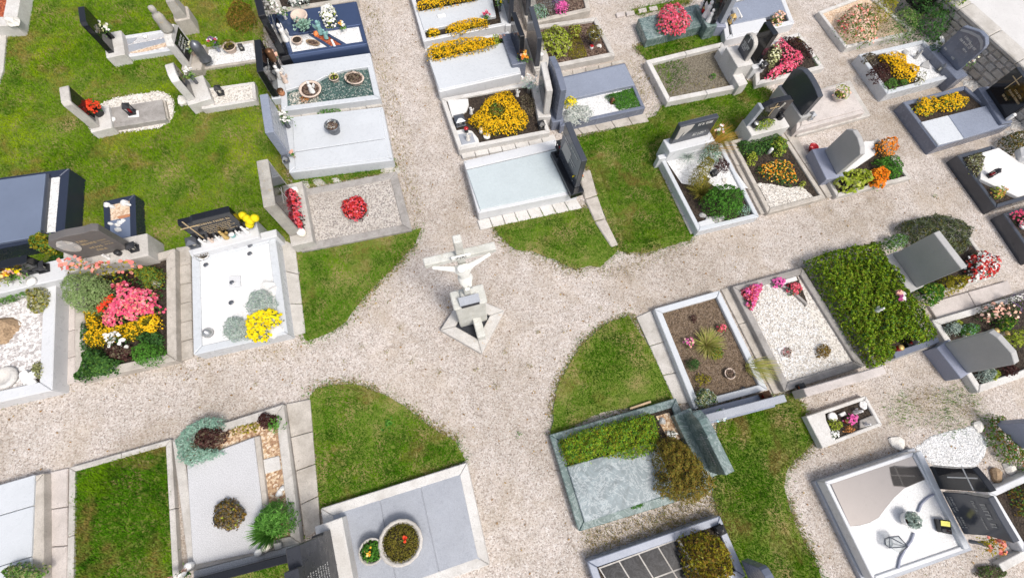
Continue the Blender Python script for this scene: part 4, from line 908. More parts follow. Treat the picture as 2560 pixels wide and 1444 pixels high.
def heart(label, p, z, s, mat, rot):
    c = G(*p, z); a = np.linspace(0, 6.2832, 22, endpoint=False); x = 16 * np.sin(a) ** 3 / 16 * s; y = (13 * np.cos(a) - 5 * np.cos(2 * a) - 2 * np.cos(3 * a) - np.cos(4 * a)) / 16 * s
    P = [np.array([c[0] + x[i] * math.cos(rot) - y[i] * math.sin(rot), c[1] + x[i] * math.sin(rot) + y[i] * math.cos(rot)]) for i in range(22)]
    tag(prism('heart', P, z, z + .06, mat, None, .012), label, 'heart')
heart('white heart on dark soil of the grey pebble grave', (75, 942), h - .05, .14, 'white_ceramic', .2)
plant('heather', 'pale heather at the soil corner of the grey pebble grave', 'heather', ell(95, 925, 14, 22), h - .06, .12, 'leaf_sedum', 200, .04)
candle('white tealight below the white heart', (85, 958), h - .06, .07, .06, 'white_ceramic', 'white_ceramic')
lathe('ring', G(18, 945, h - .08), [(.18, 0), (.21, .05), (.18, .09), (.13, .09), (.09, .03), (.002, .02)], 'white_stone', empty('stone_bowl', 'round carved stone bowl on the grey pebble grave', 'bowl', G(18, 945, h - .08)), 18)

# planted grave with the big pink begonias
h = .2
T, I = grave('concrete-kerbed grave densely planted with pink begonias', [(186, 690), (437, 620), (441, 900), (187, 955)], h, .16, 'concrete', 'soil', h - .06)
f = headstone('concrete headstone with carved cross circle above the pink begonias', (203, 648), (325, 622), .48, 'headstone_brown', top=(246, 573), t=.15, prof=[(0, 0), (1, 0), (1, .98), (.9, 1.04), (.75, 1), (.4, 1.02), (.05, .95), (-.06, .8), (-.08, .6)], plinth=(.3, .22, .12, 'pale_concrete'), lines=[(.42, .66, .68, .06), (.42, .72, .55, .06), (.45, .7, .36, .06), (.5, .72, .22, .06), (.74, .9, .6, .03), (.76, .92, .5, .03), (.76, .92, .4, .03)], lmat='letter_gold', body='stone_slab')
circ = [(.2 + .17 * math.cos(a), .62 + .26 * math.sin(a)) for a in np.linspace(0, 6.2832, 20, endpoint=False)]
cr_ = vprism('cross_disc', f, circ, .001, .012, 'pale_concrete', f.T, 0); bars(f, .2, .42, .34, .26, 'stele_grey', f.T, 'disc_cross', th=.09, arm=.55, bw=.09, d=.02)
lantern('black lantern on the right end of the carved-cross headstone base', (338, 622), .48, .13, .2, 'iron', 'wax'); candle('dark candle before the carved-cross headstone', (300, 635), .48, .05, .1, 'iron', 'iron'); angel('white figurine before the carved-cross headstone', (272, 646), .48, .16)
z = h - .06
plant('globe_bush', 'round pale green bush at the left of the pink begonia grave', 'bush', ell(211, 728, 60, 50, wob=.03), z, .6, 'leaf_santolina', 5200, .04, asp=3, flatness=.8)
plant('pink_begonias', 'large mass of pink begonias in front of the carved-cross headstone', 'begonia', [(283, 705), (318, 703), (330, 718), (372, 722), (385, 735), (380, 755), (398, 765), (390, 780), (360, 785), (340, 798), (310, 800), (290, 815), (268, 818), (258, 800), (270, 775), (296, 745), (292, 725), (278, 718)], z, .3, 'leaf_mid', 700, .05, [('fl_pink', 702, .055), ('fl_coral', 260, .05)])
plant('red_begonias', 'small red begonia clump at the left of the pink mass', 'begonia', [(278, 742), (296, 742), (280, 770), (262, 785), (254, 775), (262, 760)], z, .27, 'leaf_mid', 160, .05, 'fl_vermilion', 160, .05)
plant('yellow_groundcover', 'band of small yellow flowers below the pink begonias', 'flowers', [(208, 780), (225, 772), (250, 775), (262, 812), (300, 812), (340, 800), (352, 800), (355, 830), (330, 850), (290, 845), (255, 865), (225, 868), (210, 850), (225, 825), (212, 805)], z, .2, 'leaf_gold', 2400, .035, 'fl_yellow', 560, .03)
def ringmask(p, z, r0, r1):
    c = G(*p, z)
    return lambda C: (np.hypot(C[:, 0] - c[0], C[:, 1] - c[1]) > r0)
plant('yellow_groundcover', 'ring of yellow flowers round green centre by the right kerb', 'flowers', ell(375, 808, 25, 24), z, .22, 'leaf_gold', 300, .04, 'fl_yellow', 420, .035, fmask=ringmask((375, 806), z + .12, .1, 1))
plant('globe_conifer', 'small round conifer in the top right of the pink begonia grave', 'conifer', ell(373, 690, 28, 26, wob=.03), z, .42, 'leaf_gold', 900, .035, asp=3, parts=[('leaf_mid', 900, .035)])
plant('globe_conifer', 'round dark green boxwood in the lower right of the pink begonia grave', 'boxwood', ell(365, 884, 38, 29, wob=.03), z, .36, 'leaf_box', 1700, .035, asp=2.5)
plant('dark_shrub', 'dark green shrub in the lower left of the pink begonia grave', 'shrub', [(212, 880), (240, 870), (262, 890), (290, 900), (280, 930), (235, 935), (195, 952), (185, 940), (205, 915)], z, .34, 'leaf_dark', 1700, .045, parts=[('leaf_mid', 700, .045)])
plant('heuchera', 'purple-brown heuchera below the white daisies', 'heuchera', ell(300, 880, 34, 18), z, .2, 'leaf_purple', 420, .05, parts=[('leaf_heather', 160, .05)])
plant('green_plant', 'dark leafy plant right of the white daisies', 'plant', ell(375, 845, 30, 18), z, .18, 'leaf_dark', 420, .05)
plant('white_daisies', 'scattered white daisies below the yellow band', 'daisies', [(270, 835), (325, 828), (315, 865), (275, 872)], z, .3, 'leaf_dark', 120, .04, 'fl_white', 26, .075)
plant('rose_bush', 'thin rose bush with coral flowers before the carved-cross headstone', 'rose', [(165, 668), (210, 650), (300, 668), (340, 655), (348, 668), (290, 690), (215, 690), (170, 690)], z, .75, 'leaf_gold', 190, .055, 'fl_coral', 46, .08, under=.6)
plant('dark_plant', 'dark foliage under the coral rose bush', 'plant', [(240, 690), (350, 668), (400, 665), (402, 745), (385, 755), (340, 715), (280, 702)], z, .12, 'leaf_purple', 650, .045, parts=[('leaf_dark', 350, .05)])
rock('white stone cup beside the small round conifer', (394, 712), .07, 'rock_white', z, .12, cat='cup', name='stone_cup')
plant('dark_plant', 'dark plants along the left kerb of the pink begonia grave', 'plant', [(205, 800), (225, 825), (212, 850), (222, 872), (205, 880)], z, .15, 'leaf_dark', 300, .04)

# white gravel grave with yellow pompoms
h = .34
T, I = grave('white granite grave filled with white gravel', [(478, 640), (687, 585), (719, 833), (483, 887)], h, .14, 'blue_white_granite', 'fine_white_gravel', h - .04, npeb=3000, psize=.009)
f = headstone('black headstone with gold lettering above the white gravel grave', (500, 605), (622, 574), .52, 'black_granite', top=(579, 526), t=.14, prof=[(0, 0), (1, 0), (1, 1), (.28, 1), (.24, .95), (0, .95)], plinth=(.16, .22, .06, 'white_granite'), lines=[(.28, .9, .74, .055), (.3, .9, .62, .03), (.3, .85, .54, .03), (.3, .9, .46, .03), (.32, .8, .38, .03), (.32, .88, .3, .03)], lmat='letter_gold', cross=(.14, .15, .62, .3, 'letter_gold'), cat='headstone')
sl(f.T, [(470, 625), (690, 572), (692, 590), (478, 642)], -.02, .42, 'white_granite', 'plinth_step')
T2 = empty('pompom_flowers', 'five yellow pompom flowers beside the black gold-lettered headstone', 'flowers', G(632, 570, .52))
for p, zz in [((607, 539), .8), ((617, 546), .8), ((625, 553), .78), ((637, 545), .84), ((624, 561), .7)]:
    c = G(*p, zz); lathe('blossom', c, [(.02, -.07), (.06, -.05), (.078, 0), (.06, .05), (.02, .07)], 'fl_bright_yellow', T2, 12)
    b0 = np.array(T2.location); V = [c + np.array([-.006, 0, -.05]), c + np.array([.006, 0, -.05]), b0 + np.array([.006, 0, 0]), b0 + np.array([-.006, 0, 0])]; mesh('stem', V, [(0, 1, 2, 3)], 'leaf_mid', T2)
lantern('dark lantern at the left end of the white gravel grave plinth', (489, 611), .52, .16, .22, 'grey_metal', 'wax')
for i, (p, lab) in enumerate([((512, 610), 'white angel pair at the left of the gold-lettered headstone'), ((548, 598), 'white figurine in the middle before the gold-lettered headstone'), ((598, 586), 'white figurine at the right before the gold-lettered headstone'), ((618, 581), 'tall white figurine at the right end before the gold-lettered headstone')]): angel(lab, p, .52, (.2, .14, .15, .24)[i])
angel('small orange angel before the gold-lettered headstone', (531, 604), .52, .15, 'clay_pale'); angel('small gilded angel leaning on the gold-lettered headstone', (566, 594), .52, .26, 'gold'); candle('light blue candle before the gold-lettered headstone', (584, 590), .52, .05, .09, 'teal_patina', 'white_ceramic')
z = h - .035
plant('silver_bush', 'upper silvery bush in the corner of the white gravel grave', 'bush', ell(650, 755, 36, 30, -.4), z, .3, 'leaf_silver', 1200, .04, asp=2.5)
plant('silver_bush', 'lower silvery bush in the corner of the white gravel grave', 'bush', ell(589, 822, 32, 32), z, .28, 'leaf_silver', 1100, .04, asp=2.5)
plant('yellow_marigolds', 'bright yellow marigolds between two silvery bushes', 'marigold', [(620, 790), (650, 775), (675, 768), (690, 780), (703, 790), (698, 812), (670, 815), (668, 850), (640, 855), (618, 845)], z, .26, 'leaf_dark', 420, .04, 'fl_bright_yellow', 330, .06)
pot('small pot with brown dried plant on the white gravel', (514, 640), z, .1, .08, 'white_ceramic', 'soil', lf='leaf_heather', n=90, ph=.1, spread=1.5)
for p, lab in [((628, 616), 'upper right white tealight on the white gravel'), ((627, 636), 'second white tealight below the upper right one'), ((518, 664), 'white tealight near the dried plant pot'), ((581, 758), 'dark-rimmed tealight in the middle of the white gravel')]:
    candle(lab, p, z, .045, .05, 'white_ceramic', 'grey_metal')
Tp = tag(prism('white_plinth', XY([(571, 690), (599, 687), (600, 715), (572, 718)], z + .05), z - .02, z + .05, 'white_granite', None), 'square white plate with small cup on the white gravel', 'plate')
candle('tiny cup standing on the square white plate', (583, 708), z + .05, .04, .06, 'white_ceramic', 'grey_metal')
lathe('dome', G(521, 832, z), [(.1, 0), (.09, .05), (.05, .1), (.01, .13)], 'silver', empty('glass_ornament', 'silver glass ornament in the lower left of the white gravel', 'ornament', G(521, 832, z)), 12)
for p, r, w4 in [((672, 715), .12, 'topmost'), ((684, 728), .11, 'second from top'), ((690, 800), .12, 'middle'), ((700, 822), .12, 'second from bottom'), ((680, 832), .1, 'bottommost')]:
    rock(w4 + ' of five white marble boulders on the right of the white gravel', p, r, 'marble_white', z, .1, 'white boulders on the white gravel grave')

# ------------------------------------------------------------------ right of the upper path
h = .22
T, I = grave('white slab grave with two yellow flower rows at the top edge', [(1018, -40), (1236, -78), (1264, 62), (1058, 104)], h, .1, 'white_granite', 'soil', h - .05)
sl(T, [(1044, 29), (1230, -6), (1240, 40), (1060, 76)], .05, h + .02, 'blue_white_granite', 'cover_slab')
plant('yellow_flowers', 'upper row of yellow flowers on the top edge slab', 'flowers', [(1040, 12), (1070, 3), (1190, -18), (1192, 0), (1150, 10), (1080, 24), (1044, 27)], h - .03, .18, 'leaf_gold', 850, .035, 'fl_yellow', 620, .035)
plant('yellow_flowers', 'long mound of yellow flowers in the lower row of the top slab', 'flowers', [(1112, 70), (1140, 58), (1180, 48), (1205, 47), (1222, 55), (1220, 67), (1190, 72), (1150, 84), (1120, 86)], h - .05, .18, 'leaf_gold', 765, .035, 'fl_yellow', 558, .035)
plant('yellow_flowers', 'small yellow flower clump left of the long mound', 'flowers', ell(1083, 82, 17, 10), h - .05, .14, 'leaf_gold', 272, .035, 'fl_yellow', 99, .035)
tag(prism('white_plate', XY([(1092, 40), (1112, 36), (1116, 42), (1096, 46)], h + .02), h + .015, h + .05, 'white_ceramic'), 'white saucer with remains of a candle on the top slab', 'saucer')
vase('pale yellow flowers in vase at the top slab headstone', (1249, 28), h, .2, .05, 'grey_metal', ['fl_bright_yellow', 'fl_cream'], nf=14, spread=.14)
vase('pink flower in the soil at the end of the long yellow mound', (1216, 52), h - .05, .05, .03, 'soil', 'fl_pink', nf=10, spread=.09, up=.2)
f = headstone('dark headstone of the top edge white slab', (1243, -40), (1272, 60), h, 'dark_granite', h=.95, t=.12, plinth=(.05, .1, .05, 'white_granite'), lines=[(.2, .7, .6, .06)], lmat='letter_grey')

h = .3
T, I = grave('pale slab grave with wavy band of yellow flowers', [(1066, 116), (1272, 78), (1303, 184), (1097, 230)], h, .08, 'white_granite', 'soil', h - .05)
sl(T, [(1073, 150), (1095, 148), (1130, 138), (1180, 128), (1230, 112), (1262, 106), (1264, 100), (1280, 100), (1298, 180), (1098, 224)], .05, h + .025, 'blue_white_granite', 'cover_slab')
plant('yellow_flowers', 'wavy band of yellow flowers across the pale slab', 'flowers', [(1067, 146), (1070, 120), (1105, 108), (1150, 98), (1185, 94), (1238, 98), (1240, 115), (1200, 130), (1150, 138), (1097, 151)], h - .03, .2, 'leaf_gold', 1870, .035, 'fl_yellow', 1240, .034)
plant('green_plant', 'fresh green plant at the right end of the wavy yellow band', 'plant', ell(1239, 100, 10, 12), h - .03, .2, 'leaf_lime', 120, .05)
vase('pale pink flower on black soil right of the wavy yellow band', (1255, 104), h - .05, .04, .03, 'soil', 'fl_peach', nf=8, spread=.07, up=.12)
f = headstone('black headstone with planter base beside the wavy yellow band grave', (1276, 92), (1297, 150), h + .12, 'black_granite', top=(1308, 92), t=.12, plinth=(.12, .2, .03, 'slate_granite'), lines=[(.1, .5, .5, .05)], lmat='letter_grey')
plant('dry_plant', 'dry brown plant in the black planter of the headstone', 'plant', ell(1293, 103, 9, 11), h + .1, .1, 'leaf_heather', 60, .05)
vase('orange and yellow roses in green vase by the pale slab', (1307, 168), .2, .22, .05, 'lantern_green', ['fl_amber', 'fl_orange', 'fl_peach'], nf=18, spread=.14, fs=.07)

h = .22
T, I = grave('white marble framed grave with ring of yellow flowers', [(1102, 246), (1332, 203), (1376, 331), (1147, 375)], h, .1, 'white_stone', 'soil', h - .05)
c8 = [(1118, 250), (1170, 246), (1172, 262), (1166, 278), (1152, 287), (1130, 292)]; sl(T, c8, .05, h - .01, 'marble_white', 'corner_slab')
sl(T, [(1138, 326), (1160, 322), (1180, 327), (1195, 345), (1199, 360), (1152, 368)], .05, h - .01, 'marble_white', 'corner_slab'); sl(T, [(1145, 335), (1180, 331), (1189, 355), (1154, 362)], .1, h, 'grey_granite', 'inlay')
plant('yellow_flowers', 'large ring of yellow flowers round dark plant', 'flowers', [(1166, 300), (1200, 270), (1215, 245), (1250, 228), (1275, 222), (1285, 240), (1300, 262), (1320, 285), (1318, 310), (1290, 330), (1250, 332), (1215, 338), (1190, 315)], h - .05, .22, 'leaf_gold', 2550, .035, 'fl_yellow', 2232, .034, fmask=ringmask((1243, 280), h + .1, .2, 1))
plant('bronze_plant', 'bronze plant with pinkish tips inside the yellow flower ring', 'plant', ell(1240, 276, 17, 16), h - .05, .27, 'leaf_bronze', 260, .05, parts=[('leaf_mid', 120, .05)])
plant('heather', 'grey-brown heather right of the yellow flower ring', 'heather', ell(1318, 262, 23, 27), h - .05, .22, 'leaf_heather', 700, .035, asp=3)
lantern('grey box lantern at the left of the yellow flower ring', (1150, 308), h - .02, .2, .22, 'grey_metal', 'wax')
angel('white angel on black soil left of the yellow ring', (1178, 284), h - .05, .2); candle('white candle on black soil below the yellow ring', (1203, 332), h - .05, .05, .16, 'white_ceramic', 'gold'); candle('flat white bowl below the yellow ring', (1217, 343), h - .05, .08, .06, 'white_ceramic', 'white_ceramic')
angel('white and dark figurine on the lower corner inlay', (1170, 350), h, .22, 'rock_white'); candle('red and dark candle by the lower corner inlay', (1166, 330), h, .05, .14, 'iron', 'red_glass')
f = headstone('white framed headstone with dark panel right of the yellow ring', (1345, 218), (1359, 287), h + .12, 'white_stone', top=(1370, 228), t=.14, plinth=(.06, .14, .03, 'white_stone'), panel=('dark_granite', [(.12, .12), (.88, .12), (.88, .88), (.12, .88)]))
vase('white lilies with long green leaves beside the white framed headstone', (1321, 232), h - .05, .2, .06, 'silver', 'fl_white', 'leaf_bluegreen', nf=10, spread=.2, up=.35)
angel('white figurine at the upper corner of the yellow ring grave', (1293, 240), h - .05, .2); lantern('dark lantern in the lower right corner of the yellow ring grave', (1352, 318), h - .05, .14, .2, 'iron', 'wax')

h = .3
T, I = grave('pale green granite slab grave next to the crossing', [(1158, 402), (1388, 348), (1447, 481), (1195, 533)], h, .09, 'white_granite', 'pale_green_granite', h - .01)
sl(T, [(1166, 425), (1392, 373), (1436, 474), (1200, 523)], .1, h + .03, 'pale_green_granite', 'cover_slab'); sl(T, [(1160, 407), (1384, 354), (1391, 371), (1165, 423)], .1, h + .045, 'white_granite', 'reflection_strip')  # top strip: the slab's bright reflection band, built as raised white stone
f = headstone('black headstone with carved landscape beside the pale green slab', (1396, 388), (1436, 470), h + .16, 'dark_granite', top=(1447, 402), t=.13, prof=[(0, 0), (1, 0), (1, 1), (.5, 1.04), (0, 1.12)], plinth=(.14, .13, .05, 'black_granite', h), lines=[(.05, .4, .8, .03), (.5, .85, .85, .03), (.5, .8, .55, .03), (.5, .75, .45, .03)])
vprism('engraving', f, [(.1, .35), (.5, .3), (.55, .7), (.2, .75)], .001, .004, 'stele_grey', f.T, 0)
lantern('black lantern with red candle at the upper end of the carved headstone', (1398, 372), h + .16, .13, .3, 'iron', 'red_glass')
for p, lab in [((1402, 388), 'upper white cup on the carved headstone base'), ((1420, 427), 'lower white cup on the carved headstone base'), ((1433, 455), 'dark cup at the lower end of the carved headstone base')]: candle(lab, p, h + .16, .04, .08, 'white_ceramic' if 'white' in lab else 'iron', 'silver')
vase('orange and yellow flowers at the lower end of the carved headstone', (1440, 455), h + .16, .16, .05, 'iron', ['fl_vermilion', 'fl_bright_yellow'], nf=10, spread=.09)

# ------------------------------------------------------------------ top middle
h = .2
T, I = grave('concrete-kerbed grave with lavender-grey plants at the top edge', [(1282, -80), (1447, -90), (1477, 26), (1318, 62)], h, .12, 'concrete', 'mulch', h - .05)
plant('lavender', 'large grey lavender clump at the top edge', 'lavender', [(1305, -20), (1400, -30), (1405, 20), (1370, 35), (1330, 40), (1310, 20)], h - .05, .3, 'leaf_lavender', 2200, .04, asp=3.5)
plant('sage', 'grey-green sage below the lavender clump', 'sage', ell(1348, 28, 22, 15), h - .05, .25, 'leaf_bluegreen', 450, .045, asp=2.5, parts=[('leaf_mid', 200, .04)])
plant('pink_chrysanthemums', 'pink chrysanthemum clump on the top edge grave', 'chrysanthemum', ell(1403, 20, 17, 12), h - .05, .22, 'leaf_dark', 140, .04, 'fl_magenta', 260, .04)
plant('purple_plant', 'pale purple plant behind the pink chrysanthemums', 'plant', ell(1395, 0, 14, 14), h - .05, .25, 'fl_purple', 200, .05)
f = headstone('black headstone at the left of the lavender grave', (1325, 40), (1300, -60), h, 'dark_granite', h=.9, t=.12, plinth=(.05, .25, .03, 'pale_concrete'))

T, I = grave('concrete-kerbed grave with big lime heuchera on bark mulch', [(1327, 64), (1491, 42), (1539, 138), (1338, 178)], .16, .12, 'pale_concrete', 'mulch', .10, npeb=1500, psize=.03)
plant('heuchera', 'big lime-yellow heuchera on bark mulch', 'heuchera', [(1355, 80), (1385, 62), (1410, 68), (1428, 90), (1432, 115), (1410, 130), (1390, 140), (1362, 125), (1345, 100)], .1, .3, 'leaf_lime', 620, .075, parts=[('leaf_sedum', 160, .06)])
plant('heuchera', 'smaller lime and orange heuchera right of the big one', 'heuchera', ell(1438, 78, 18, 14), .1, .2, 'leaf_lime', 120, .06, parts=[('leaf_bronze', 70, .06)])
plant('moss', 'olive moss mat in the middle of the bark mulch', 'moss', [(1425, 100), (1450, 90), (1462, 115), (1470, 142), (1435, 150), (1420, 140)], .1, .05, 'leaf_gold', 1600, .022, flatness=.4)
pot('silver cone vase with moss ball in the lime heuchera grave', (1481, 112), .1, .14, .3, 'silver', 'soil', lf='leaf_yew', n=420, ph=.2, ls=.04, taper=.25, spread=1.5)
candle('white and red candle near the silver cone vase', (1478, 122), .1, .05, .1, 'white_ceramic', 'red_glass'); rock('pale stone at the right of the bark mulch', (1498, 115), .06, 'rock_white', .1, .05)
f = headstone('tall dark headstone seen from behind beside the lime heuchera', (1349, 166), (1327, 96), .2, 'dark_granite', top=(1341, 84), end=0, t=.12, prof=[(0, 0), (1, 0), (1, .95), (.96, 1), (.5, .97), (0, .9)], plinth=(.04, .3, .03, 'pale_concrete'))
candle('grey candle on the plinth of the tall dark headstone', (1351, 150), .2, .06, .2, 'stele_grey', 'white_ceramic')

h = .24
T, I = grave('dark blue-grey slab grave with white pebbles and silver plants', [(1390, 195), (1563, 157), (1614, 270), (1400, 316)], h, .09, 'slate_granite', 'white_gravel', h - .06)
sl(T, [(1396, 197), (1562, 160), (1588, 212), (1404, 252)], .05, h + .03, 'blue_grey_granite', 'cover_slab')
pebbles(XY([(1406, 258), (1505, 235), (1545, 265), (1420, 300)], h), h - .06, 1600, .02, 'white_gravel', T)
plant('groundcover', 'dense green groundcover in the corner of the dark slab grave', 'groundcover', [(1512, 238), (1582, 219), (1600, 262), (1552, 271)], h - .06, .14, 'leaf_box', 3200, .035)
plant('silver_plant', 'white-silver leafy plant before the dark grey headstone', 'dusty miller', [(1412, 275), (1440, 262), (1470, 268), (1485, 285), (1465, 300), (1430, 308), (1414, 300)], h - .06, .25, 'leaf_white', 900, .06, asp=3, parts=[('leaf_silver', 300, .05)])
plant('yellow_flowers', 'small yellow flower clump on white pebbles', 'flowers', ell(1427, 258, 17, 13), h - .06, .2, 'leaf_lime', 120, .05, 'fl_bright_yellow', 80, .04)
lantern('small brown lantern at the edge of the green groundcover', (1529, 258), h - .06, .08, .18, 'bronze', 'red_glass')
f = headstone('dark blue-grey headstone seen from behind by the silver plants', (1404, 298), (1376, 222), .28, 'slate_granite', top=(1413, 214), end=0, t=.14, prof=[(0, 0), (1, 0), (1, .95), (.55, 1.0), (0, .9)], plinth=(.04, .05, .1, 'slate_granite'))

h = .2
T, I = grave('old concrete-framed grave with bare soil and weeds', [(1614, 151), (1806, 105), (1866, 216), (1668, 255)], h, .13, 'white_stone', 'grey_soil', h - .1, split=2, npeb=1600, psize=.02)
for P_, d_ in (([(1626, 158), (1700, 140), (1725, 180), (1690, 230), (1678, 244)], 1500), ([(1700, 190), (1850, 160), (1850, 215), (1690, 245)], 260)):
    o = lawn('lawn_rich' if d_ > 999 else 'dry_blade', XY(P_, h - .1), h - .1, d_, .05, 'weeds'); o.parent = T; o.location = Vector(o.location) - Vector(T.location); o['kind'] = 'stuff'
o = plant('weed', 'single dark green weed on the bare soil of the old framed grave', 'weed', ell(1782, 192, 7, 6), h - .1, .1, 'leaf_box', 40, .05)
f = headstone('arched black headstone with white cross on pale stepped base', (1843, 122), (1862, 154), .6, 'pale_concrete', top=(1893, 108), t=.12, prof=arch(.3), plinth=(.12, .26, .08, 'white_stone'), panel=('dark_granite', [(.06 + .88 * s, .02 + .93 * zz) for s, zz in arch(.3)]), lines=[(.2, .8, .5, .045), (.25, .75, .42, .04), (.2, .7, .34, .04), (.2, .6, .26, .03)], cross=(.5, .66, .22, .14, 'letter_white'))
sl(f.T, [(1795, 122), (1818, 112), (1870, 208), (1848, 216)], -.02, .34, 'white_stone', 'plinth_step')

h = .26
T, I = grave('green marble slab grave with huge pink-red begonias', [(1595, 47), (1745, 10), (1768, 62), (1617, 100)], h, .02, 'green_marble', None)
prism('cover_slab', inset(XY([(1595, 47), (1745, 10), (1768, 62), (1617, 100)], h), .012), 0, h + .004, 'green_marble', T, .012)
plant('red_begonias', 'huge round mass of pink-red begonias on the green marble slab', 'begonia', ell(1684, 47, 42, 33, .3), h, .3, 'leaf_mid', 500, .05, [('fl_rose', 546, .055), ('fl_pink', 327, .055)])
f = headstone('black headstone with white angels on green marble base', (1752, 16), (1778, 62), h + .14, 'black_granite', h=1.0, t=.13, plinth=(.05, .14, .04, 'green_marble'), lines=[(.3, .8, .6, .05)], lmat='letter_grey')
for p, lab, hh in [((1764, 42), 'tall white angel before the black headstone on green marble', .45), ((1771, 54), 'white praying angel at the lower end of the green marble base', .36), ((1752, 20), 'white candle figure at the upper end of the green marble base', .2)]: angel(lab, p, h + .14, hh)
candle('red grave candle on the green marble base', (1757, 31), h + .14, .05, .14)

h = .24
T, I = grave('grey slab grave with white frame and marble book', [(1800, 4), (1948, -40), (1987, 58), (1814, 100)], h, .14, 'white_granite', 'soil', h - .06)
sl(T, [(1815, 12), (1944, -20), (1966, 32), (1832, 60)], .05, h + .05, 'blue_grey_granite', 'cover_slab'); sl(T, [(1826, 62), (1914, 43), (1920, 70), (1832, 90)], .05, h + .02, 'white_granite', 'side_slab')
Bk = empty('marble_book', 'open marble book lying on the grey slab', 'book', G(1844, 32, h + .05)); sl(Bk, [(1829, 20), (1840, 17), (1852, 40), (1842, 46)], h + .05, h + .13, 'grey_granite', 'page_block'); sl(Bk, [(1841, 17), (1846, 20), (1858, 42), (1853, 42)], h + .05, h + .11, 'marble_white', 'page_block')
plant('mixed_flowers', 'peach flowers and green leaves in the corner of the grey slab grave', 'flowers', ell(1945, 46, 15, 13), h - .05, .25, 'leaf_lime', 120, .05, 'fl_peach', 50, .06)
lantern('gilded lantern on the white frame of the grey slab grave', (1826, 56), h, .12, .26, 'gold', 'wax')
f = headstone('dark headstone behind the marble book at the top edge', (1812, 60), (1796, 10), h + .06, 'grey_granite', h=.8, t=.14, plinth=(.1, .03, .12, 'lavender_stone'))

h = .16
T, I = grave('white-kerbed grave with bright pink begonias and dark heuchera', [(1885, 118), (1998, 80), (2062, 170), (1890, 213)], h, .12, 'white_stone', 'soil', h - .05)
f = headstone('large polished black headstone above the bright pink begonias', (1899, 158), (1878, 127), .34, 'black_granite', top=(1952, 86), end=0, t=.16, plinth=(.12, .16, .1, 'white_granite'))
plant('pink_begonias', 'arc of bright pink begonias below the polished black headstone', 'begonia', [(1935, 110), (1952, 100), (1975, 122), (2005, 140), (2010, 152), (1985, 172), (1935, 195), (1915, 192), (1930, 175), (1955, 160), (1950, 135)], h - .05, .25, 'leaf_dark', 350, .05, [('fl_pink', 405, .06), ('fl_rose', 93, .05)])
plant('heuchera', 'dark purple heuchera row right of the bright pink begonias', 'heuchera', [(1950, 93), (1985, 92), (2010, 108), (2035, 130), (2030, 142), (2010, 138), (1980, 122)], h - .05, .2, 'leaf_purple', 700, .05)
plant('hydrangea', 'cream-green hydrangea beside the polished black headstone', 'hydrangea', [(1925, 128), (1940, 112), (1955, 135), (1945, 155), (1925, 168), (1918, 150)], h - .05, .28, 'leaf_sedum', 260, .055, 'fl_cream', 60, .05)
plant('moss', 'green moss in the upper corner of the bright pink grave', 'moss', [(1983, 95), (2000, 88), (2018, 112), (2010, 110)], h - .05, .06, 'leaf_gold', 380, .025); plant('moss', 'green moss in the right corner of the bright pink grave', 'moss', [(2030, 145), (2040, 138), (2055, 162), (2045, 166)], h - .05, .06, 'leaf_mid', 320, .025)
lantern('small dark glass lantern on the white plinth by the pink begonias', (1906, 168), .34, .12, .18, 'iron', 'wax')

h = .26
T, I = grave('pinkish concrete slab grave with large arched dark headstone', [(2000, 240), (2116, 206), (2163, 281), (1990, 328)], h, .1, 'pink_concrete', None)
prism('cover_slab', inset(XY([(2000, 240), (2116, 206), (2163, 281), (1990, 328)], h), .1), 0, h + .02, 'pink_concrete', T, .01)
sl(T, [(1988, 240), (2126, 200), (2178, 288), (1992, 340)], -.02, .1, 'pale_concrete', 'foundation', .015)
f = headstone('large arched dark slate headstone seen from behind', (2018, 286), (1966, 212), .45, 'dark_granite', top=(2073, 236), end=0, t=.16, prof=[(0, 0), (1, 0), (1.02, .7), (.95, .86), (.8, .97), (.6, 1.0), (.4, .98), (.2, .94), (0, .86)], plinth=(.05, .1, .05, 'stele_grey'))
pot('bowl of green and pink flowers on the pinkish slab', (2091, 246), h + .02, .17, .14, 'pink_concrete', lf='leaf_lime', fl='fl_peach', n=260, ph=.18, nf=20, fs=.06, spread=1.2)
lantern('small silver lantern at the foot of the arched dark headstone', (2022, 296), h + .02, .14, .22, 'silver', 'wax')

h = .13
T, I = grave('concrete-framed grave with marigolds and pale gravel end', [(1826, 352), (1951, 318), (2066, 494), (1920, 533)], h, .11, 'concrete', 'soil', h - .05)
flat('gravel_end', XY([(1896, 455), (1930, 458), (1975, 468), (2005, 462), (2038, 492), (1930, 520)], h), h - .04, 'pale_gravel', T); pebbles(XY([(1896, 455), (1930, 458), (1975, 468), (2005, 462), (2038, 492), (1930, 520)], h), h - .04, 1300, .026, 'pale_gravel', T)
plant('groundcover', 'dark green groundcover at the top of the marigold grave', 'groundcover', [(1838, 356), (1940, 322), (1958, 350), (1945, 375), (1870, 390), (1855, 385)], h - .05, .16, 'leaf_dark', 1700, .04, parts=[('leaf_mid', 600, .04)])
plant('orange_marigolds', 'orange and yellow marigolds in the middle of the framed grave', 'marigold', [(1893, 415), (1945, 398), (1975, 402), (1985, 425), (1998, 455), (1975, 462), (1930, 450), (1900, 440)], h - .05, .22, 'leaf_mid', 900, .04, [('fl_amber', 170, .04), ('fl_orange', 90, .035)])
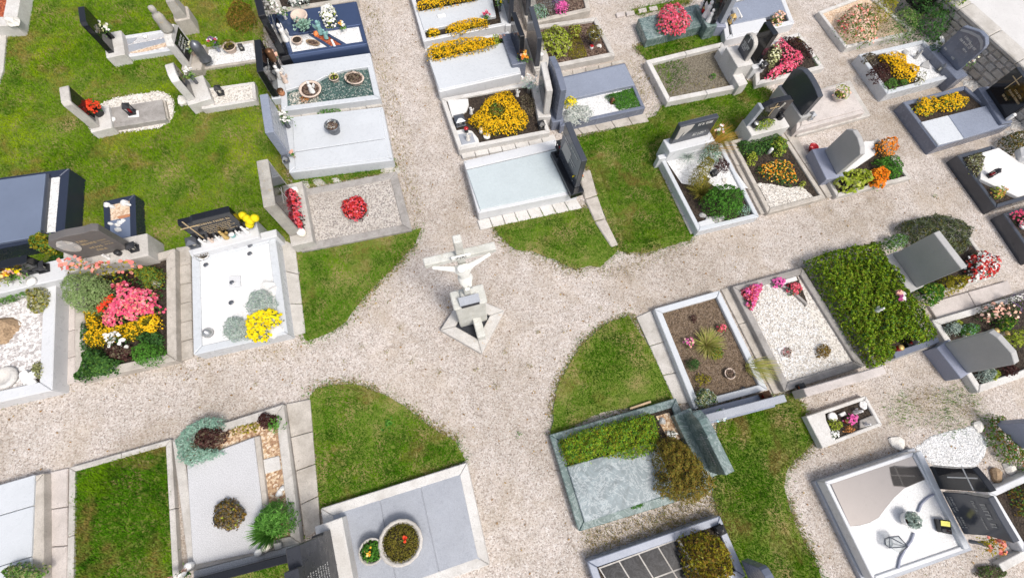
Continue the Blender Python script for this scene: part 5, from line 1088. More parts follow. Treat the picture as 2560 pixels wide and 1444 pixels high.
plant('yellow_shrub', 'bright yellow-green shrub at the top of the marigold grave', 'shrub', ell(1950, 365, 20, 22), h - .05, .26, 'leaf_lime', 320, .05, parts=[('leaf_mid', 150, .05)]); plant('yellow_shrub', 'small lime plant at the left of the marigold grave', 'plant', ell(1880, 396, 13, 15), h - .05, .18, 'leaf_lime', 160, .05)
plant('green_plant', 'small lime leaf cluster at the gravel edge of the marigold grave', 'plant', ell(2006, 462, 9, 8), h - .05, .12, 'leaf_lime', 40, .05)
candle('tall white candle among the dark groundcover', (1920, 384), h - .05, .04, .2, 'white_ceramic', 'white_ceramic')
f = headstone('black headstone with gold cross and stone planter', (1876, 312), (1950, 294), .42, 'black_granite', top=(1982, 240), t=.14, prof=[(0, 0), (1, 0), (1, .9), (.9, .97), (.6, 1), (.3, 1), (.05, .85)], plinth=(.12, .3, .05, 'white_stone'), cross=(.45, .3, .4, .26, 'letter_gold'))
vprism('stone_border', f, [(-.14, 0), (-.005, 0), (.045, .85), (-.08, .9)], .02, -.16, 'grey_granite', f.T); vprism('leaf_ornament', f, [(.6, .6), (.66, .62), (.74, .86), (.68, .88)], .001, .02, 'pale_concrete', f.T, 0)
plant('green_plant', 'green plants in the stone planter of the gold cross headstone', 'plant', ell(1912, 310, 25, 11, -.25), .42, .16, 'leaf_lime', 260, .045, parts=[('leaf_mid', 160, .04)])
candle('dark glass candle at the left of the stone planter', (1885, 316), .42, .07, .14, 'iron', 'silver'); candle('dark candle at the right of the stone planter', (1948, 298), .42, .06, .14, 'iron', 'iron')

h = .13
T, I = grave('concrete-framed grave with lime hydrangea and orange flowers', [(2044, 402), (2196, 345), (2281, 445), (2092, 492)], h, .1, 'pale_concrete', 'soil', h - .05)
sl(T, [(2058, 400), (2165, 352), (2185, 352), (2190, 385), (2110, 440), (2085, 440)], .02, h + .02, 'marble_white', 'white_slab')
f = headstone('pale grey headstone seen from behind beside the lime hydrangea', (2103, 435), (2073, 374), .3, 'stele_grey', top=(2171, 376), end=0, t=.13, prof=[(0, 0), (1, 0), (1, .86), (.8, 1), (.5, 1.02), (.2, .97), (0, .88)], plinth=(.08, .06, .30, 'lavender_stone'))
plant('hydrangea', 'lime-green hydrangea below the pale grey headstone', 'hydrangea', [(2086, 450), (2110, 430), (2150, 420), (2180, 432), (2182, 455), (2150, 472), (2105, 478)], h - .05, .3, 'leaf_lime', 260, .11, asp=1.5, parts=[('leaf_sedum', 60, .09)])
plant('orange_flowers', 'bright orange flowers right of the lime hydrangea', 'flowers', ell(2198, 442, 22, 26), h - .05, .26, 'leaf_mid', 160, .05, [('fl_orange', 420, .05)])
plant('orange_flowers', 'orange flowering shrub in the far corner of the lime hydrangea grave', 'flowers', ell(2218, 367, 27, 20), h - .05, .3, 'leaf_bronze', 420, .045, [('fl_orange', 160, .045), ('fl_orange_dry', 120, .04)])
plant('green_shrub', 'dark green leafy shrub between the two orange flower clumps', 'shrub', ell(2225, 415, 36, 25, .3), h - .05, .26, 'leaf_box', 650, .06)
lathe('bowl', G(2028, 374, .02), [(.07, 0), (.10, .06), (.115, .12), (.10, .12), (.085, .05), (.002, .03)], 'red_glass', empty('candle_bowl', 'round red glass candle bowl on the gravel', 'bowl', G(2028, 374, .02)), 16)

h = .24
T, I = grave('white-kerbed grave with ornamental grasses and dark soil wedge', [(1648, 390), (1800, 350), (1899, 541), (1745, 578)], h, .1, 'blue_white_granite', 'soil', h - .07)
flat('white_gravel_bed', XY([(1662, 396), (1795, 365), (1865, 470), (1760, 440), (1755, 468), (1704, 458)], h - .05), h - .055, 'white_gravel', T); pebbles(XY([(1662, 396), (1795, 365), (1860, 462), (1760, 440), (1755, 466), (1704, 456)], h - .05), h - .055, 1500, .016, 'white_gravel', T)
flat('white_gravel_bed', XY([(1770, 455), (1800, 412), (1840, 430), (1870, 470), (1800, 475)], h - .05), h - .05, 'white_gravel', T); sl(T, [(1745, 555), (1775, 545), (1790, 558), (1752, 570)], .05, h - .01, 'white_granite', 'corner_plate')
f = headstone('black headstone with pale panel and white lettering on white base', (1676, 362), (1770, 338), .56, 'dark_granite', top=(1796, 290), t=.12, plinth=(.1, .18, .06, 'white_granite'), lines=[(.5, .66, .78, .075), (.7, .87, .78, .075), (.5, .66, .32, .04), (.68, .84, .32, .04), (.5, .65, .24, .04), (.67, .8, .24, .04)], bev=.02)
vprism('pale_panel', f, [(.04, .3), (.12, .25), (.2, .6), (.22, .6), (.2, .35), (.36, .7), (.38, .93), (.03, .93)], .001, .008, 'pale_concrete', f.T, 0)
sl(f.T, [(1644, 388), (1795, 350), (1800, 362), (1648, 398)], -.02, .36, 'white_granite', 'plinth_step')
tuft('ornamental_grass', 'orange-tipped ornamental grass at the headstone corner', 'ornamental grass', (1768, 372), h - .05, .45, .75, 240, 'blade_orange', lean=(.15, .1)); plant('silver_shrub', 'grey-green shrub under the orange grass', 'shrub', ell(1778, 385, 26, 22), h - .06, .35, 'leaf_bluegreen', 520, .045, asp=3, parts=[('leaf_grassdark', 350, .05)])
tuft('ornamental_grass', 'small silvery grass on white gravel', 'ornamental grass', (1718, 392), h - .05, .26, .3, 70, 'leaf_silver', lean=(-.1, -.1)); plant('upright_conifer', 'golden-green upright conifer in the middle of the grass grave', 'conifer', ell(1755, 430, 19, 36, .45), h - .06, .6, 'leaf_yew', 900, .05, asp=3.5, parts=[('leaf_gold', 420, .05)])
tuft('ornamental_grass', 'olive grass tuft on the dark soil wedge', 'ornamental grass', (1752, 482), h - .06, .36, .35, 200, 'blade_olive', lean=(-.05, .05)); plant('globe_boxwood', 'large round boxwood in the corner of the grass grave', 'boxwood', ell(1812, 500, 52, 38, .2, wob=.03), h - .06, .5, 'leaf_box', 3200, .04, asp=2)
plant('heuchera', 'dark red heuchera on the white gravel of the grass grave', 'heuchera', ell(1805, 412, 20, 17, .5), h - .05, .12, 'leaf_purple', 300, .045); lantern('dark lantern beside the dark red heuchera', (1783, 436), h - .05, .12, .16, 'iron', 'wax')
for p, r, w4 in [((1757, 538), .07, 'leftmost'), ((1790, 548), .1, 'largest'), ((1803, 545), .08, 'rightmost'), ((1770, 548), .07, 'second from left')]: rock(w4 + ' small grey stone in the lower corner of the grass grave', p, r, 'rock_grey', h - .06, .06, 'grey stones in the grass grave')
plant('silver_plant', 'small bluish plant right of the large round boxwood', 'plant', ell(1860, 525, 16, 14), h - .06, .15, 'leaf_bluegreen', 160, .05, asp=4); rock('pale stone on the white gravel of the grass grave', (1812, 452), .08, 'rock_white', h - .05, .07); vase('white and pink flower head by the black lettered headstone', (1785, 345), .4, .2, .05, 'iron', ['fl_white', 'fl_peach'], nf=8, spread=.12)

# ------------------------------------------------------------------ upper right
h = .16
T, I = grave('white-kerbed grave with peach gravel and rose bush at top right', [(2046, 29), (2170, -18), (2290, 82), (2115, 120)], h, .1, 'white_stone', 'peach_gravel', h - .05, npeb=1600, psize=.02)
plant('rose_bush', 'rose bush with pink blooms on peach gravel', 'rose', [(2095, 60), (2120, 20), (2150, 8), (2180, 30), (2195, 60), (2195, 95), (2160, 105), (2120, 90)], h - .05, .5, 'leaf_mid', 900, .055, [('fl_peach', 130, .07), ('fl_coral', 60, .06)], parts=[('leaf_bronze', 250, .05)])
plant('red_flowers', 'small red flowers left of the rose bush', 'flowers', ell(2108, 62, 14, 20), h - .05, .2, 'leaf_silver', 60, .05, 'fl_rose', 70, .05)
plant('gold_conifer', 'golden conifer beside the rose bush', 'conifer', ell(2208, 22, 30, 28), 0, .7, 'leaf_gold', 1500, .05, asp=3, parts=[('leaf_lime', 300, .05)]); plant('green_conifer', 'olive green conifer below the golden one', 'conifer', ell(2255, 62, 40, 32), 0, .7, 'leaf_sedum', 420, .06, asp=3.5, parts=[('leaf_mid', 1500, .05)])
plant('dark_bush', 'large dark green bush in the top right corner', 'bush', [(2270, -20), (2400, -30), (2405, 30), (2390, 70), (2330, 95), (2290, 80), (2275, 40)], 0, .8, 'leaf_dark', 4200, .06); plant('bright_bush', 'bright green bush at the end of the stone wall', 'bush', [(2350, -20), (2425, -25), (2420, 12), (2385, 30), (2360, 15)], .3, .9, 'leaf_lime', 350, .07, parts=[('leaf_mid', 700, .07)])
f = headstone('black headstone hidden among dark bushes at the top edge', (2262, 2), (2305, 40), .3, 'black_granite', h=.9, t=.12, lines=[(.3, .7, .7, .05)])
h = .28
T, I = grave('pale blue granite grave with yellow flowers and wavy headstone', [(2147, 136), (2309, 99), (2391, 190), (2218, 235)], h, .12, 'blue_white_granite', 'white_gravel', h - .06, npeb=1500, psize=.018)
flat('soil_bed', XY([(2158, 140), (2200, 130), (2260, 150), (2310, 200), (2295, 215), (2225, 228)], h - .05), h - .052, 'soil', T)
plant('yellow_flowers', 'diagonal band of yellow flowers on the pale blue granite grave', 'flowers', [(2200, 136), (2235, 132), (2262, 142), (2270, 160), (2300, 170), (2290, 195), (2270, 205), (2240, 185), (2215, 160)], h - .06, .22, 'leaf_gold', 700, .04, 'fl_yellow', 900, .045)
plant('heuchera', 'dark purple heuchera left of the diagonal yellow band', 'heuchera', ell(2203, 180, 25, 23), h - .06, .25, 'leaf_purple', 600, .05); plant('green_cushion', 'green cushion plant in the lower corner of the pale blue grave', 'plant', ell(2228, 210, 17, 14), h - .06, .2, 'leaf_mid', 320, .045); plant('green_cushion', 'second smaller green cushion in the pale blue granite grave', 'plant', ell(2258, 207, 12, 9), h - .06, .16, 'leaf_mid', 200, .04)
plant('white_flowers', 'white flowers at the right end of the diagonal yellow band', 'flowers', ell(2300, 194, 17, 16), h - .06, .2, 'leaf_sedum', 120, .045, 'fl_white', 90, .04); plant('dry_plant', 'pale dry plant in the upper corner of the pale blue grave', 'plant', ell(2172, 145, 16, 12), h - .06, .15, 'leaf_heather', 260, .05)
f = headstone('blue-grey wavy headstone with lettering in front of the rubble', (2345, 125), (2394, 178), .42, 'slate_granite', top=(2462, 112), t=.14, prof=[(0, 0), (1, 0), (1, .88), (.95, 1), (.75, 1.12), (.5, 1.12), (.25, 1.02), (0, .92)], plinth=(.22, .22, .06, 'slate_granite'), lines=[(.3, .6, .75, .05), (.25, .7, .62, .05), (.55, .9, .7, .05), (.55, .75, .5, .04), (.1, .2, .15, .05), (.5, .62, .12, .05)])
vprism('pale_band', f, [(.04, .78), (.3, .9), (.6, .98), (.8, .93), (.97, .8), (.98, .86), (.82, 1.02), (.6, 1.06), (.3, .98), (.04, .85)], .001, .005, 'grey_granite', f.T, 0)
pot('dark pot with moss ball on the white gravel of the pale blue grave', (2322, 138), h - .05, .12, .14, 'iron', lf='leaf_dark', n=160, ph=.15, spread=1.2); angel('grey stone figure on the white gravel of the pale blue grave', (2288, 145), h - .05, .24, 'stele_grey'); rock('bluish leaf-shaped stone on the white gravel', (2263, 133), .1, 'rock_grey', h - .05, .06); lantern('grey lantern near the lower edge of the white gravel', (2345, 178), h - .05, .12, .24, 'grey_metal', 'wax')
tag(prism('stone_plate', XY([(2308, 156), (2322, 150), (2325, 172), (2302, 165)], h - .03), h - .06, h - .02, 'stele_grey'), 'dark stone plate beside the grey stone figure', 'plate')
for p, lab in [((2338, 110), 'upper white flower cup at the wavy headstone'), ((2340, 118), 'lower white flower cup at the wavy headstone')]: vase(lab, p, .42, .08, .04, 'white_ceramic', 'fl_white', nf=5, spread=.06)
vase('white lilies at the lower end of the wavy headstone', (2402, 168), .42, .15, .05, 'iron', ['fl_white', 'fl_cream', 'fl_peach'], nf=16, spread=.2)
h = .3
T, I = grave('dark blue-grey slab grave with yellow flower bed by the wall', [(2257, 255), (2412, 214), (2531, 312), (2342, 368)], h, .11, 'slate_granite', 'soil', h - .05)
sl(T, [(2303, 305), (2370, 288), (2410, 346), (2347, 362)], .05, h + .04, 'blue_white_granite', 'cover_slab'); sl(T, [(2371, 288), (2474, 262), (2522, 311), (2411, 346)], .05, h + .04, 'blue_grey_granite', 'cover_slab')  # left part paler: reflection on the dark slab put into its stone colour
plant('yellow_flowers', 'left yellow-green flower clump beside the dark slab by the wall', 'flowers', ell(2318, 265, 29, 22), h - .05, .22, 'leaf_lime', 320, .05, 'fl_yellow', 260, .045); plant('yellow_flowers', 'right yellow-green flower clump beside the dark slab by the wall', 'flowers', ell(2382, 255, 36, 20), h - .05, .22, 'leaf_lime', 360, .05, 'fl_yellow', 340, .045)
f = headstone('black headstone with thin cross by the wall', (2464, 226), (2512, 298), .42, 'black_granite', top=(2590, 240), t=.14, plinth=(.12, .16, .05, 'slate_granite'), lines=[(.5, .8, .62, .05), (.4, .9, .5, .05), (.4, .6, .3, .05)], lmat='letter_gold', cross=(.3, .45, .4, .3, 'letter_gold'))
candle('white candle at the lower end of the black headstone by the wall', (2516, 300), .42, .05, .22, 'white_ceramic', 'white_ceramic')

# ------------------------------------------------------------------ right edge
h = .3
T, I = grave('dark-sided grave with big white slab at the right edge', [(2393, 388), (2478, 364), (2660, 470), (2491, 520)], h, .1, 'dark_granite', 'soil', h - .05)
sl(T, [(2456, 381), (2497, 369), (2640, 465), (2545, 492), (2451, 447)], .05, h + .03, 'marble_white', 'white_slab')
plant('pale_heather', 'pale heather at the corner of the big white slab', 'heather', [(2415, 395), (2455, 378), (2458, 420), (2445, 440), (2425, 415)], h - .05, .22, 'leaf_sedum', 350, .05, parts=[('leaf_heather', 200, .05), ('leaf_white', 80, .05)]); plant('lime_plant', 'lime plant in the wedge below the big white slab', 'plant', ell(2497, 480, 18, 15), h - .05, .18, 'leaf_lime', 160, .05, 'fl_orange_dry', 20, .05)
lantern('black lantern with red candle on the big white slab', (2472, 440), h + .03, .11, .3, 'iron', 'red_glass'); rock('white round stone at the far end of the big white slab', (2555, 395), .2, 'marble_white', h, .25)
plant('brown_bush', 'brown-green bush at the right edge behind the big white slab', 'bush', ell(2548, 355, 38, 26), 0, .45, 'leaf_grassdark', 900, .05, parts=[('leaf_bronze', 600, .05)])
h = .3
T, I = grave('dark-kerbed grave with pink flowers at the right edge', [(2508, 533), (2640, 500), (2720, 600), (2588, 650)], h, .1, 'dark_granite', 'soil', h - .05)
plant('pink_flowers', 'pink flowers in the dark-kerbed grave at the right edge', 'flowers', [(2528, 535), (2620, 510), (2640, 560), (2560, 562)], h - .05, .25, 'leaf_dark', 300, .05, 'fl_pink', 420, .06)
candle('white candle below the pink flowers at the right edge', (2555, 566), h - .05, .1, .06, 'white_ceramic', 'white_ceramic')
# hedge grave
h = .16
T, I = grave('dark concrete kerb of the hedge-covered grave', [(2040, 668), (2190, 628), (2345, 862), (2188, 918)], h, .12, 'grey_concrete', 'soil', h - .05)
plant('clipped_hedge', 'thick clipped evergreen block covering a whole grave', 'hedge', [(2018, 650), (2060, 632), (2130, 615), (2185, 606), (2205, 630), (2260, 720), (2310, 795), (2342, 845), (2300, 858), (2262, 842), (2225, 862), (2228, 900), (2190, 915), (2150, 870), (2085, 760)], .08, .5, 'leaf_hedge', 15000, .055, asp=1.7, flatness=.16, parts=[('leaf_dark', 2500, .05)])
vase('pink and white rose standing in the clipped hedge', (2238, 742), .5, .05, .03, 'white_ceramic', ['fl_magenta', 'fl_white', 'fl_peach'], nf=12, spread=.1, fs=.09, up=.1); angel('white dove figurine on top of the clipped hedge', (2190, 778), .52, .22)
sl(T, [(2232, 880), (2345, 842), (2350, 855), (2240, 895)], .0, .24, 'slate_granite', 'head_kerb')
candle('red grave candle at the notch of the clipped hedge', (2240, 872), .2, .06, .16); lantern('black lantern with red glass at the notch of the clipped hedge', (2272, 858), .2, .1, .22, 'iron', 'red_glass'); candle('grey candle right of the hedge notch lantern', (2285, 853), .2, .05, .14, 'stele_grey', 'silver')
# grey back-turned headstone right of the hedge
h = .14
T, I = grave('kerbed grave with red and white begonias behind grey stone', [(2225, 640), (2420, 580), (2500, 690), (2300, 750)], h, .1, 'pale_concrete', 'soil', h - .05)
f = headstone('broad grey stone headstone seen from behind right of the hedge', (2306, 713), (2245, 630), .36, 'stele_grey', top=(2421, 668), end=0, t=.16, plinth=(.03, .04, .22, 'stele_grey'))
plant('red_white_begonias', 'red and white begonias right of the broad grey stone', 'begonia', [(2430, 640), (2455, 622), (2475, 640), (2495, 660), (2492, 685), (2465, 692), (2430, 700), (2428, 675)], h - .05, .35, 'leaf_sedum', 300, .05, [('fl_white', 300, .06), ('fl_red', 220, .07)]); plant('yellow_shrub', 'yellow-olive shrub below the broad grey stone', 'shrub', ell(2385, 708, 36, 22, -.3), h - .05, .35, 'leaf_gold', 650, .05); plant('lime_shrub', 'lime green shrub between hedge and broad grey stone', 'shrub', ell(2328, 735, 30, 28, -.2), h - .05, .38, 'leaf_lime', 220, .06, parts=[('leaf_box', 700, .055)])
plant('lavender_bush', 'large dark grassy lavender bush above the broad grey stone', 'lavender', ell(2352, 582, 84, 46, .25), 0, .6, 'leaf_grassdark', 2600, .15, asp=9, parts=[('leaf_lavender', 900, .12), ('leaf_yew', 900, .12)], flatness=.9, under=.1); plant('green_shrub', 'green shrub at the upper end of the hedge', 'shrub', ell(2240, 605, 30, 18, -.2), 0, .35, 'leaf_mid', 420, .055, parts=[('leaf_silver', 160, .05)])
# white-framed grave at right edge
h = .16
T, I = grave('white-kerbed grave with thistles and conifers at the right edge', [(2331, 800), (2640, 708), (2740, 880), (2447, 981)], h, .14, 'white_stone', 'soil', h - .06)
f = headstone('grey headstone seen from behind in the white-kerbed right grave', (2430, 925), (2372, 852), .34, 'stele_grey', top=(2556, 895), end=0, t=.14, prof=[(0, 0), (1, 0), (1, .94), (.8, 1), (.3, 1.02), (0, .93)], plinth=(.02, .06, .2, 'lavender_stone')); z = h - .06
plant('silver_conifer', 'upper silver-blue cushion in the white-kerbed right grave', 'cushion plant', ell(2383, 820, 18, 15), z, .22, 'leaf_silver', 420, .04); plant('silver_conifer', 'lower silver-blue cushion in the white-kerbed right grave', 'cushion plant', ell(2466, 936, 20, 17), z, .22, 'leaf_silver', 460, .04); plant('green_conifer', 'small green conifer beside the upper silver cushion', 'conifer', ell(2425, 823, 24, 16), z, .25, 'leaf_bluegreen', 150, .04, parts=[('leaf_box', 420, .04)]); plant('lime_plant', 'lime plant beside the lower silver cushion', 'plant', ell(2488, 935, 10, 13), z, .15, 'leaf_lime', 100, .045); plant('lime_plant', 'tiny lime plant above the upper silver cushion', 'plant', ell(2396, 806, 12, 8), z, .15, 'leaf_lime', 80, .04)
plant('pale_pink_shrub', 'shrub with pale pink flower heads at the right edge', 'shrub', [(2455, 770), (2480, 755), (2520, 765), (2545, 775), (2530, 805), (2490, 800), (2460, 795)], z, .4, 'leaf_heather', 420, .045, 'fl_peach', 60, .07, parts=[('leaf_dark', 250, .045)]); plant('dark_shrub', 'grey-purple shrub at the right edge', 'shrub', ell(2540, 760, 26, 22), z, .35, 'leaf_grassdark', 420, .045, parts=[('fl_purple', 90, .05)]); plant('green_conifer', 'green conifer in the middle of the white-kerbed right grave', 'conifer', ell(2515, 808, 18, 20), z, .32, 'leaf_box', 420, .05, parts=[('leaf_lime', 100, .05)]); plant('yellow_shrub', 'bright yellow shrub at the right edge', 'shrub', ell(2548, 845, 34, 22), z, .4, 'leaf_lime', 420, .06)
candle('tall white candle with gold lid among the thistles', (2470, 832), z, .06, .22, 'white_ceramic', 'gold'); candle('glass candle with gold lid beside the tall white one', (2498, 838), z, .06, .2, 'clay_pale', 'gold'); candle('small gold-lidded candle beside the upper silver cushion', (2408, 838), z, .05, .12, 'white_ceramic', 'gold'); plant('dry_plant', 'dry reddish plant at the lower side of the right grave', 'plant', ell(2525, 925, 22, 16), z, .12, 'leaf_purple', 220, .05)
# small white frame
h = .13
T, I = grave('small white-framed grave with figurines and white headboard', [(2014, 1040), (2165, 988), (2207, 1062), (2055, 1121)], h, .07, 'white_stone', 'soil', h - .05)
sl(T, [(2016, 1040), (2062, 1024), (2066, 1050), (2080, 1080), (2090, 1106), (2057, 1119)], .02, h + .06, 'white_stone', 'headboard'); sl(T, [(2150, 1050), (2185, 1035), (2194, 1058), (2150, 1070)], .02, h - .01, 'grey_concrete', 'inner_slab'); z = h - .05
plant('lime_plant', 'lime plant in the small white-framed grave', 'plant', ell(2088, 1062, 18, 16), z, .16, 'leaf_lime', 160, .045); plant('white_flowers', 'white flowers at the lower corner of the small framed grave', 'flowers', ell(2082, 1085, 12, 12), z, .12, 'leaf_mid', 50, .04, 'fl_white', 36, .045); plant('pink_flowers', 'pink cyclamen in the small white-framed grave', 'cyclamen', ell(2128, 1046, 13, 14), z, .15, 'leaf_dark', 60, .04, 'fl_magenta', 40, .05); plant('red_plant', 'reddish plant below the pink cyclamen', 'plant', ell(2124, 1072, 12, 10), z, .1, 'fl_orange_dry', 60, .04)
angel('white sleeping angel in the small framed grave', (2137, 1030), z, .22); angel('white angel with flower at the right of the small framed grave', (2160, 1062), z, .18); candle('white round candle in the small framed grave', (2078, 1042), z, .09, .06, 'white_ceramic', 'white_ceramic'); tag(prism('white_block', XY([(2098, 1034), (2112, 1027), (2117, 1036), (2104, 1041)], z + .05), z, z + .06, 'marble_white'), 'white stone block in the small framed grave', 'block'); candle('red candle beside the pink cyclamen', (2112, 1052), z, .04, .08); rock('white stone flower at the upper corner of the small framed grave', (2155, 1012), .08, 'marble_white', z, .06)
# corner grave with split black headstone
hb = .1; h = .34
P = XY([(2044, 1203), (2276, 1126), (2425, 1372), (2170, 1460)], hb); c = np.mean(P, 0)
T = empty('grave', 'modern grave with polished taupe slab and white gravel curve', 'grave', (*c, 0)); prism('foundation', XY([(2036, 1203), (2286, 1118), (2432, 1374), (2165, 1470)], hb), -.02, hb, 'grey_granite', T, .01)
Pq = XY([(2062, 1203), (2286, 1128), (2421, 1370), (2185, 1452)], h); I = kerb(T, Pq, h, .07, 'white_granite', z0=hb); flat('bed', inset(I, -.02), h - .03, 'fine_white_gravel', T)
sl(T, [(2076, 1208), (2280, 1138), (2314, 1198), (2290, 1208), (2262, 1220), (2235, 1245), (2215, 1270), (2198, 1293), (2175, 1306), (2150, 1313), (2125, 1315)], hb, h - .012, 'taupe_sheen_granite', 'polished_slab')
pebbles(XY([(2130, 1320), (2180, 1310), (2215, 1280), (2250, 1235), (2320, 1205), (2408, 1362), (2195, 1435)], h), h - .03, 2500, .008, 'fine_white_gravel', T)
cv = [(2245, 1420), (2250, 1395), (2262, 1372), (2278, 1350), (2285, 1330), (2292, 1300), (2295, 1278), (2303, 1258), (2318, 1243), (2335, 1233)]
for i in range(9):
    if i in (4, 5): continue
    sl(T, [cv[i], cv[i + 1], (cv[i + 1][0] + 4, cv[i + 1][1] + 2), (cv[i][0] + 4, cv[i][1] + 2)], .2, h + .01, 'lavender_stone', 'edging_stone', .003)
sl(T, [(2290, 1130), (2304, 1126), (2424, 1368), (2412, 1374)], hb, h + .05, 'blue_white_granite', 'head_kerb')
f1 = headstone('upper wavy black half of the split headstone with thin cross', (2322, 1165), (2349, 1222), h + .05, 'black_granite', top=(2478, 1234), t=.13, prof=[(0, 0), (1, 0), (1, .5), (1.0, 1.0), (.55, .96), (.05, .88), (.08, .5)], cross=(.45, .3, .55, .4, 'letter_white'))
f2 = headstone('lower wavy black half of the split headstone with lettering', (2354, 1229), (2412, 1340), h + .05, 'dark_granite', top=(2535, 1352), t=.13, prof=[(0, 0), (.95, 0), (.9, .5), (.98, 1.0), (.5, .98), (.06, .98), (.0, .5)], lines=[(.2, .75, .74, .09), (.15, .4, .58, .05), (.5, .75, .6, .03), (.1, .45, .14, .04), (.1, .45, .06, .04), (.55, .8, .14, .04), (.55, .8, .06, .04)], lmat='letter_grey')
pot('white pot with silver succulent on the white gravel curve', (2262, 1296), h - .02, .14, .15, 'white_ceramic', lf='leaf_silver', n=130, ph=.1, ls=.07)
def geo_lantern():
    c = G(2222, 1355, h - .02); Tt = empty('geometric_lantern', 'faceted metal and glass lantern on the white gravel curve', 'lantern', c); n6 = 5; top = c + np.array([.05, 0, .34])
    a = [c + np.array([.08 * math.cos(k), .08 * math.sin(k), 0]) for k in np.arange(n6) * 6.2832 / n6]; b = [c + np.array([.15 * math.cos(k), .15 * math.sin(k), .16]) for k in np.arange(n6) * 6.2832 / n6]
    mesh('glass', a + b + [top], [(0, 1, 2, 3, 4)[::-1]] + [(i, (i + 1) % 5, 5 + (i + 1) % 5, 5 + i) for i in range(5)] + [(5 + i, 5 + (i + 1) % 5, 10) for i in range(5)], 'lantern_glass', Tt)
    def rod(p, q):
        d = q - p; L = np.linalg.norm(d); d = d / L; u = np.cross(d, [.3, .5, .8]); u = u / np.linalg.norm(u) * .009; v = np.cross(d, u)
        mesh('rod', [p + u, p + v, p - u, p - v, q + u, q + v, q - u, q - v], [(0, 1, 5, 4), (1, 2, 6, 5), (2, 3, 7, 6), (3, 0, 4, 7)], 'grey_metal', Tt)
    for i in range(5): rod(a[i], a[(i + 1) % 5]); rod(b[i], b[(i + 1) % 5]); rod(a[i], b[i]); rod(b[i], top)
geo_lantern()
Tpq = empty('photo_plaque', 'small black plaque with yellow picture on the white gravel curve', 'plaque', G(2362, 1315, h)); sl(Tpq, [(2348, 1297), (2377, 1300), (2382, 1336), (2356, 1330)], h - .02, h + .1, 'black_granite', 'plate'); sl(Tpq, [(2352, 1300), (2375, 1303), (2376, 1316), (2353, 1313)], h + .095, h + .104, 'yellow_print', 'picture', 0)
vase('orange dried flowers in grey vase below the split headstone', (2425, 1352), h + .02, .3, .05, 'grey_metal', ['fl_orange_dry', 'fl_coral'], lf='leaf_gold', nf=20, spread=.16, up=.25)
P = XY([(2290, 1120), (2330, 1090), (2430, 1065), (2470, 1100), (2460, 1140), (2440, 1165), (2330, 1160)]); o = flat('white_pebble_patch', smoothpoly(P), -.003, 'white_gravel', None); o['kind'] = 'structure'; o = pebbles(P, -.006, 2200, .03, 'white_gravel', None, 'white_pebbles'); tag(o, 'loose white pebbles behind the split headstone', 'pebbles')
rock('flat white rock at the corner of the taupe slab grave', (2240, 1106), .15, 'rock_white', 0, .06, sq=(1.1, .8)); rock('beige boulder behind the split headstone', (2488, 1187), .13, 'rock_brown', 0, .1); rock('pale boulder right of the beige boulder', (2525, 1170), .12, 'rock_white', 0, .09); rock('beige boulder beside the white pebble patch', (2442, 1065), .12, 'rock_white', 0, .08)
plant('ground_shrub', 'green and reddish low shrub at the right edge', 'shrub', [(2465, 1045), (2510, 1035), (2530, 1090), (2570, 1140), (2570, 1180), (2510, 1150), (2480, 1110)], 0, .25, 'leaf_mid', 900, .05, parts=[('leaf_bronze', 350, .05), ('fl_rose', 46, .04)])
f = headstone('blue-grey wavy headstone at the right edge', (2560, 1110), (2500, 1050), .2, 'lavender_stone', h=.7, t=.14, prof=[(0, 0), (1, 0), (1, .8), (.7, 1), (.3, .9), (0, .95)])
T, I = grave('partly visible white grave below the blue-grey wavy headstone', [(2470, 1228), (2620, 1160), (2700, 1300), (2560, 1380)], .2, .12, 'white_granite', 'soil', .15); plant('mixed_plants', 'reddish green plants in the partly visible white grave', 'plant', [(2530, 1225), (2600, 1205), (2640, 1290), (2550, 1290)], .15, .2, 'leaf_bronze', 420, .05, parts=[('leaf_mid', 300, .05)])
tag(prism('kerb_slab', XY([(2480, 1405), (2580, 1352), (2590, 1372), (2492, 1425)]), -.02, .12, 'white_stone'), 'white stone kerb at the lower right edge', 'kerb')
plant('dry_plant', 'brown dry plant at the lower right corner', 'plant', ell(2480, 1430, 36, 16), 0, .12, 'leaf_heather', 420, .05, parts=[('leaf_mid', 160, .05)])

# ------------------------------------------------------------------ bottom row
h = .2
T, I = grave('bare soil grave with blue-white kerb and yellow grass tuft', [(1636, 771), (1799, 725), (1920, 973), (1737, 1022)], h, .13, 'blue_white_granite', 'dry_soil', h - .08, npeb=2600, psize=.018); z = h - .08
pebbles(inset(I, .03), z, 220, .035, 'dry_soil', T, 'clods')
tuft('ornamental_grass', 'yellow-green ornamental grass tuft in the middle of the bare soil', 'ornamental grass', (1766, 862), z, .34, .32, 300, 'blade_straw'); plant('green_cushion', 'green cushion below the yellow-green grass tuft', 'plant', ell(1790, 880, 19, 17), z, .14, 'leaf_gold', 260, .035, parts=[('leaf_mid', 200, .035)])
tuft('ornamental_grass', 'drooping pale grass over the right kerb of the bare soil', 'ornamental grass', (1872, 918), z, .3, .3, 160, 'blade_straw', lean=(.3, .0)); plant('boxwood', 'small dark round boxwood on the bare soil', 'boxwood', ell(1734, 909, 15, 14), z, .2, 'leaf_dark', 420, .03)
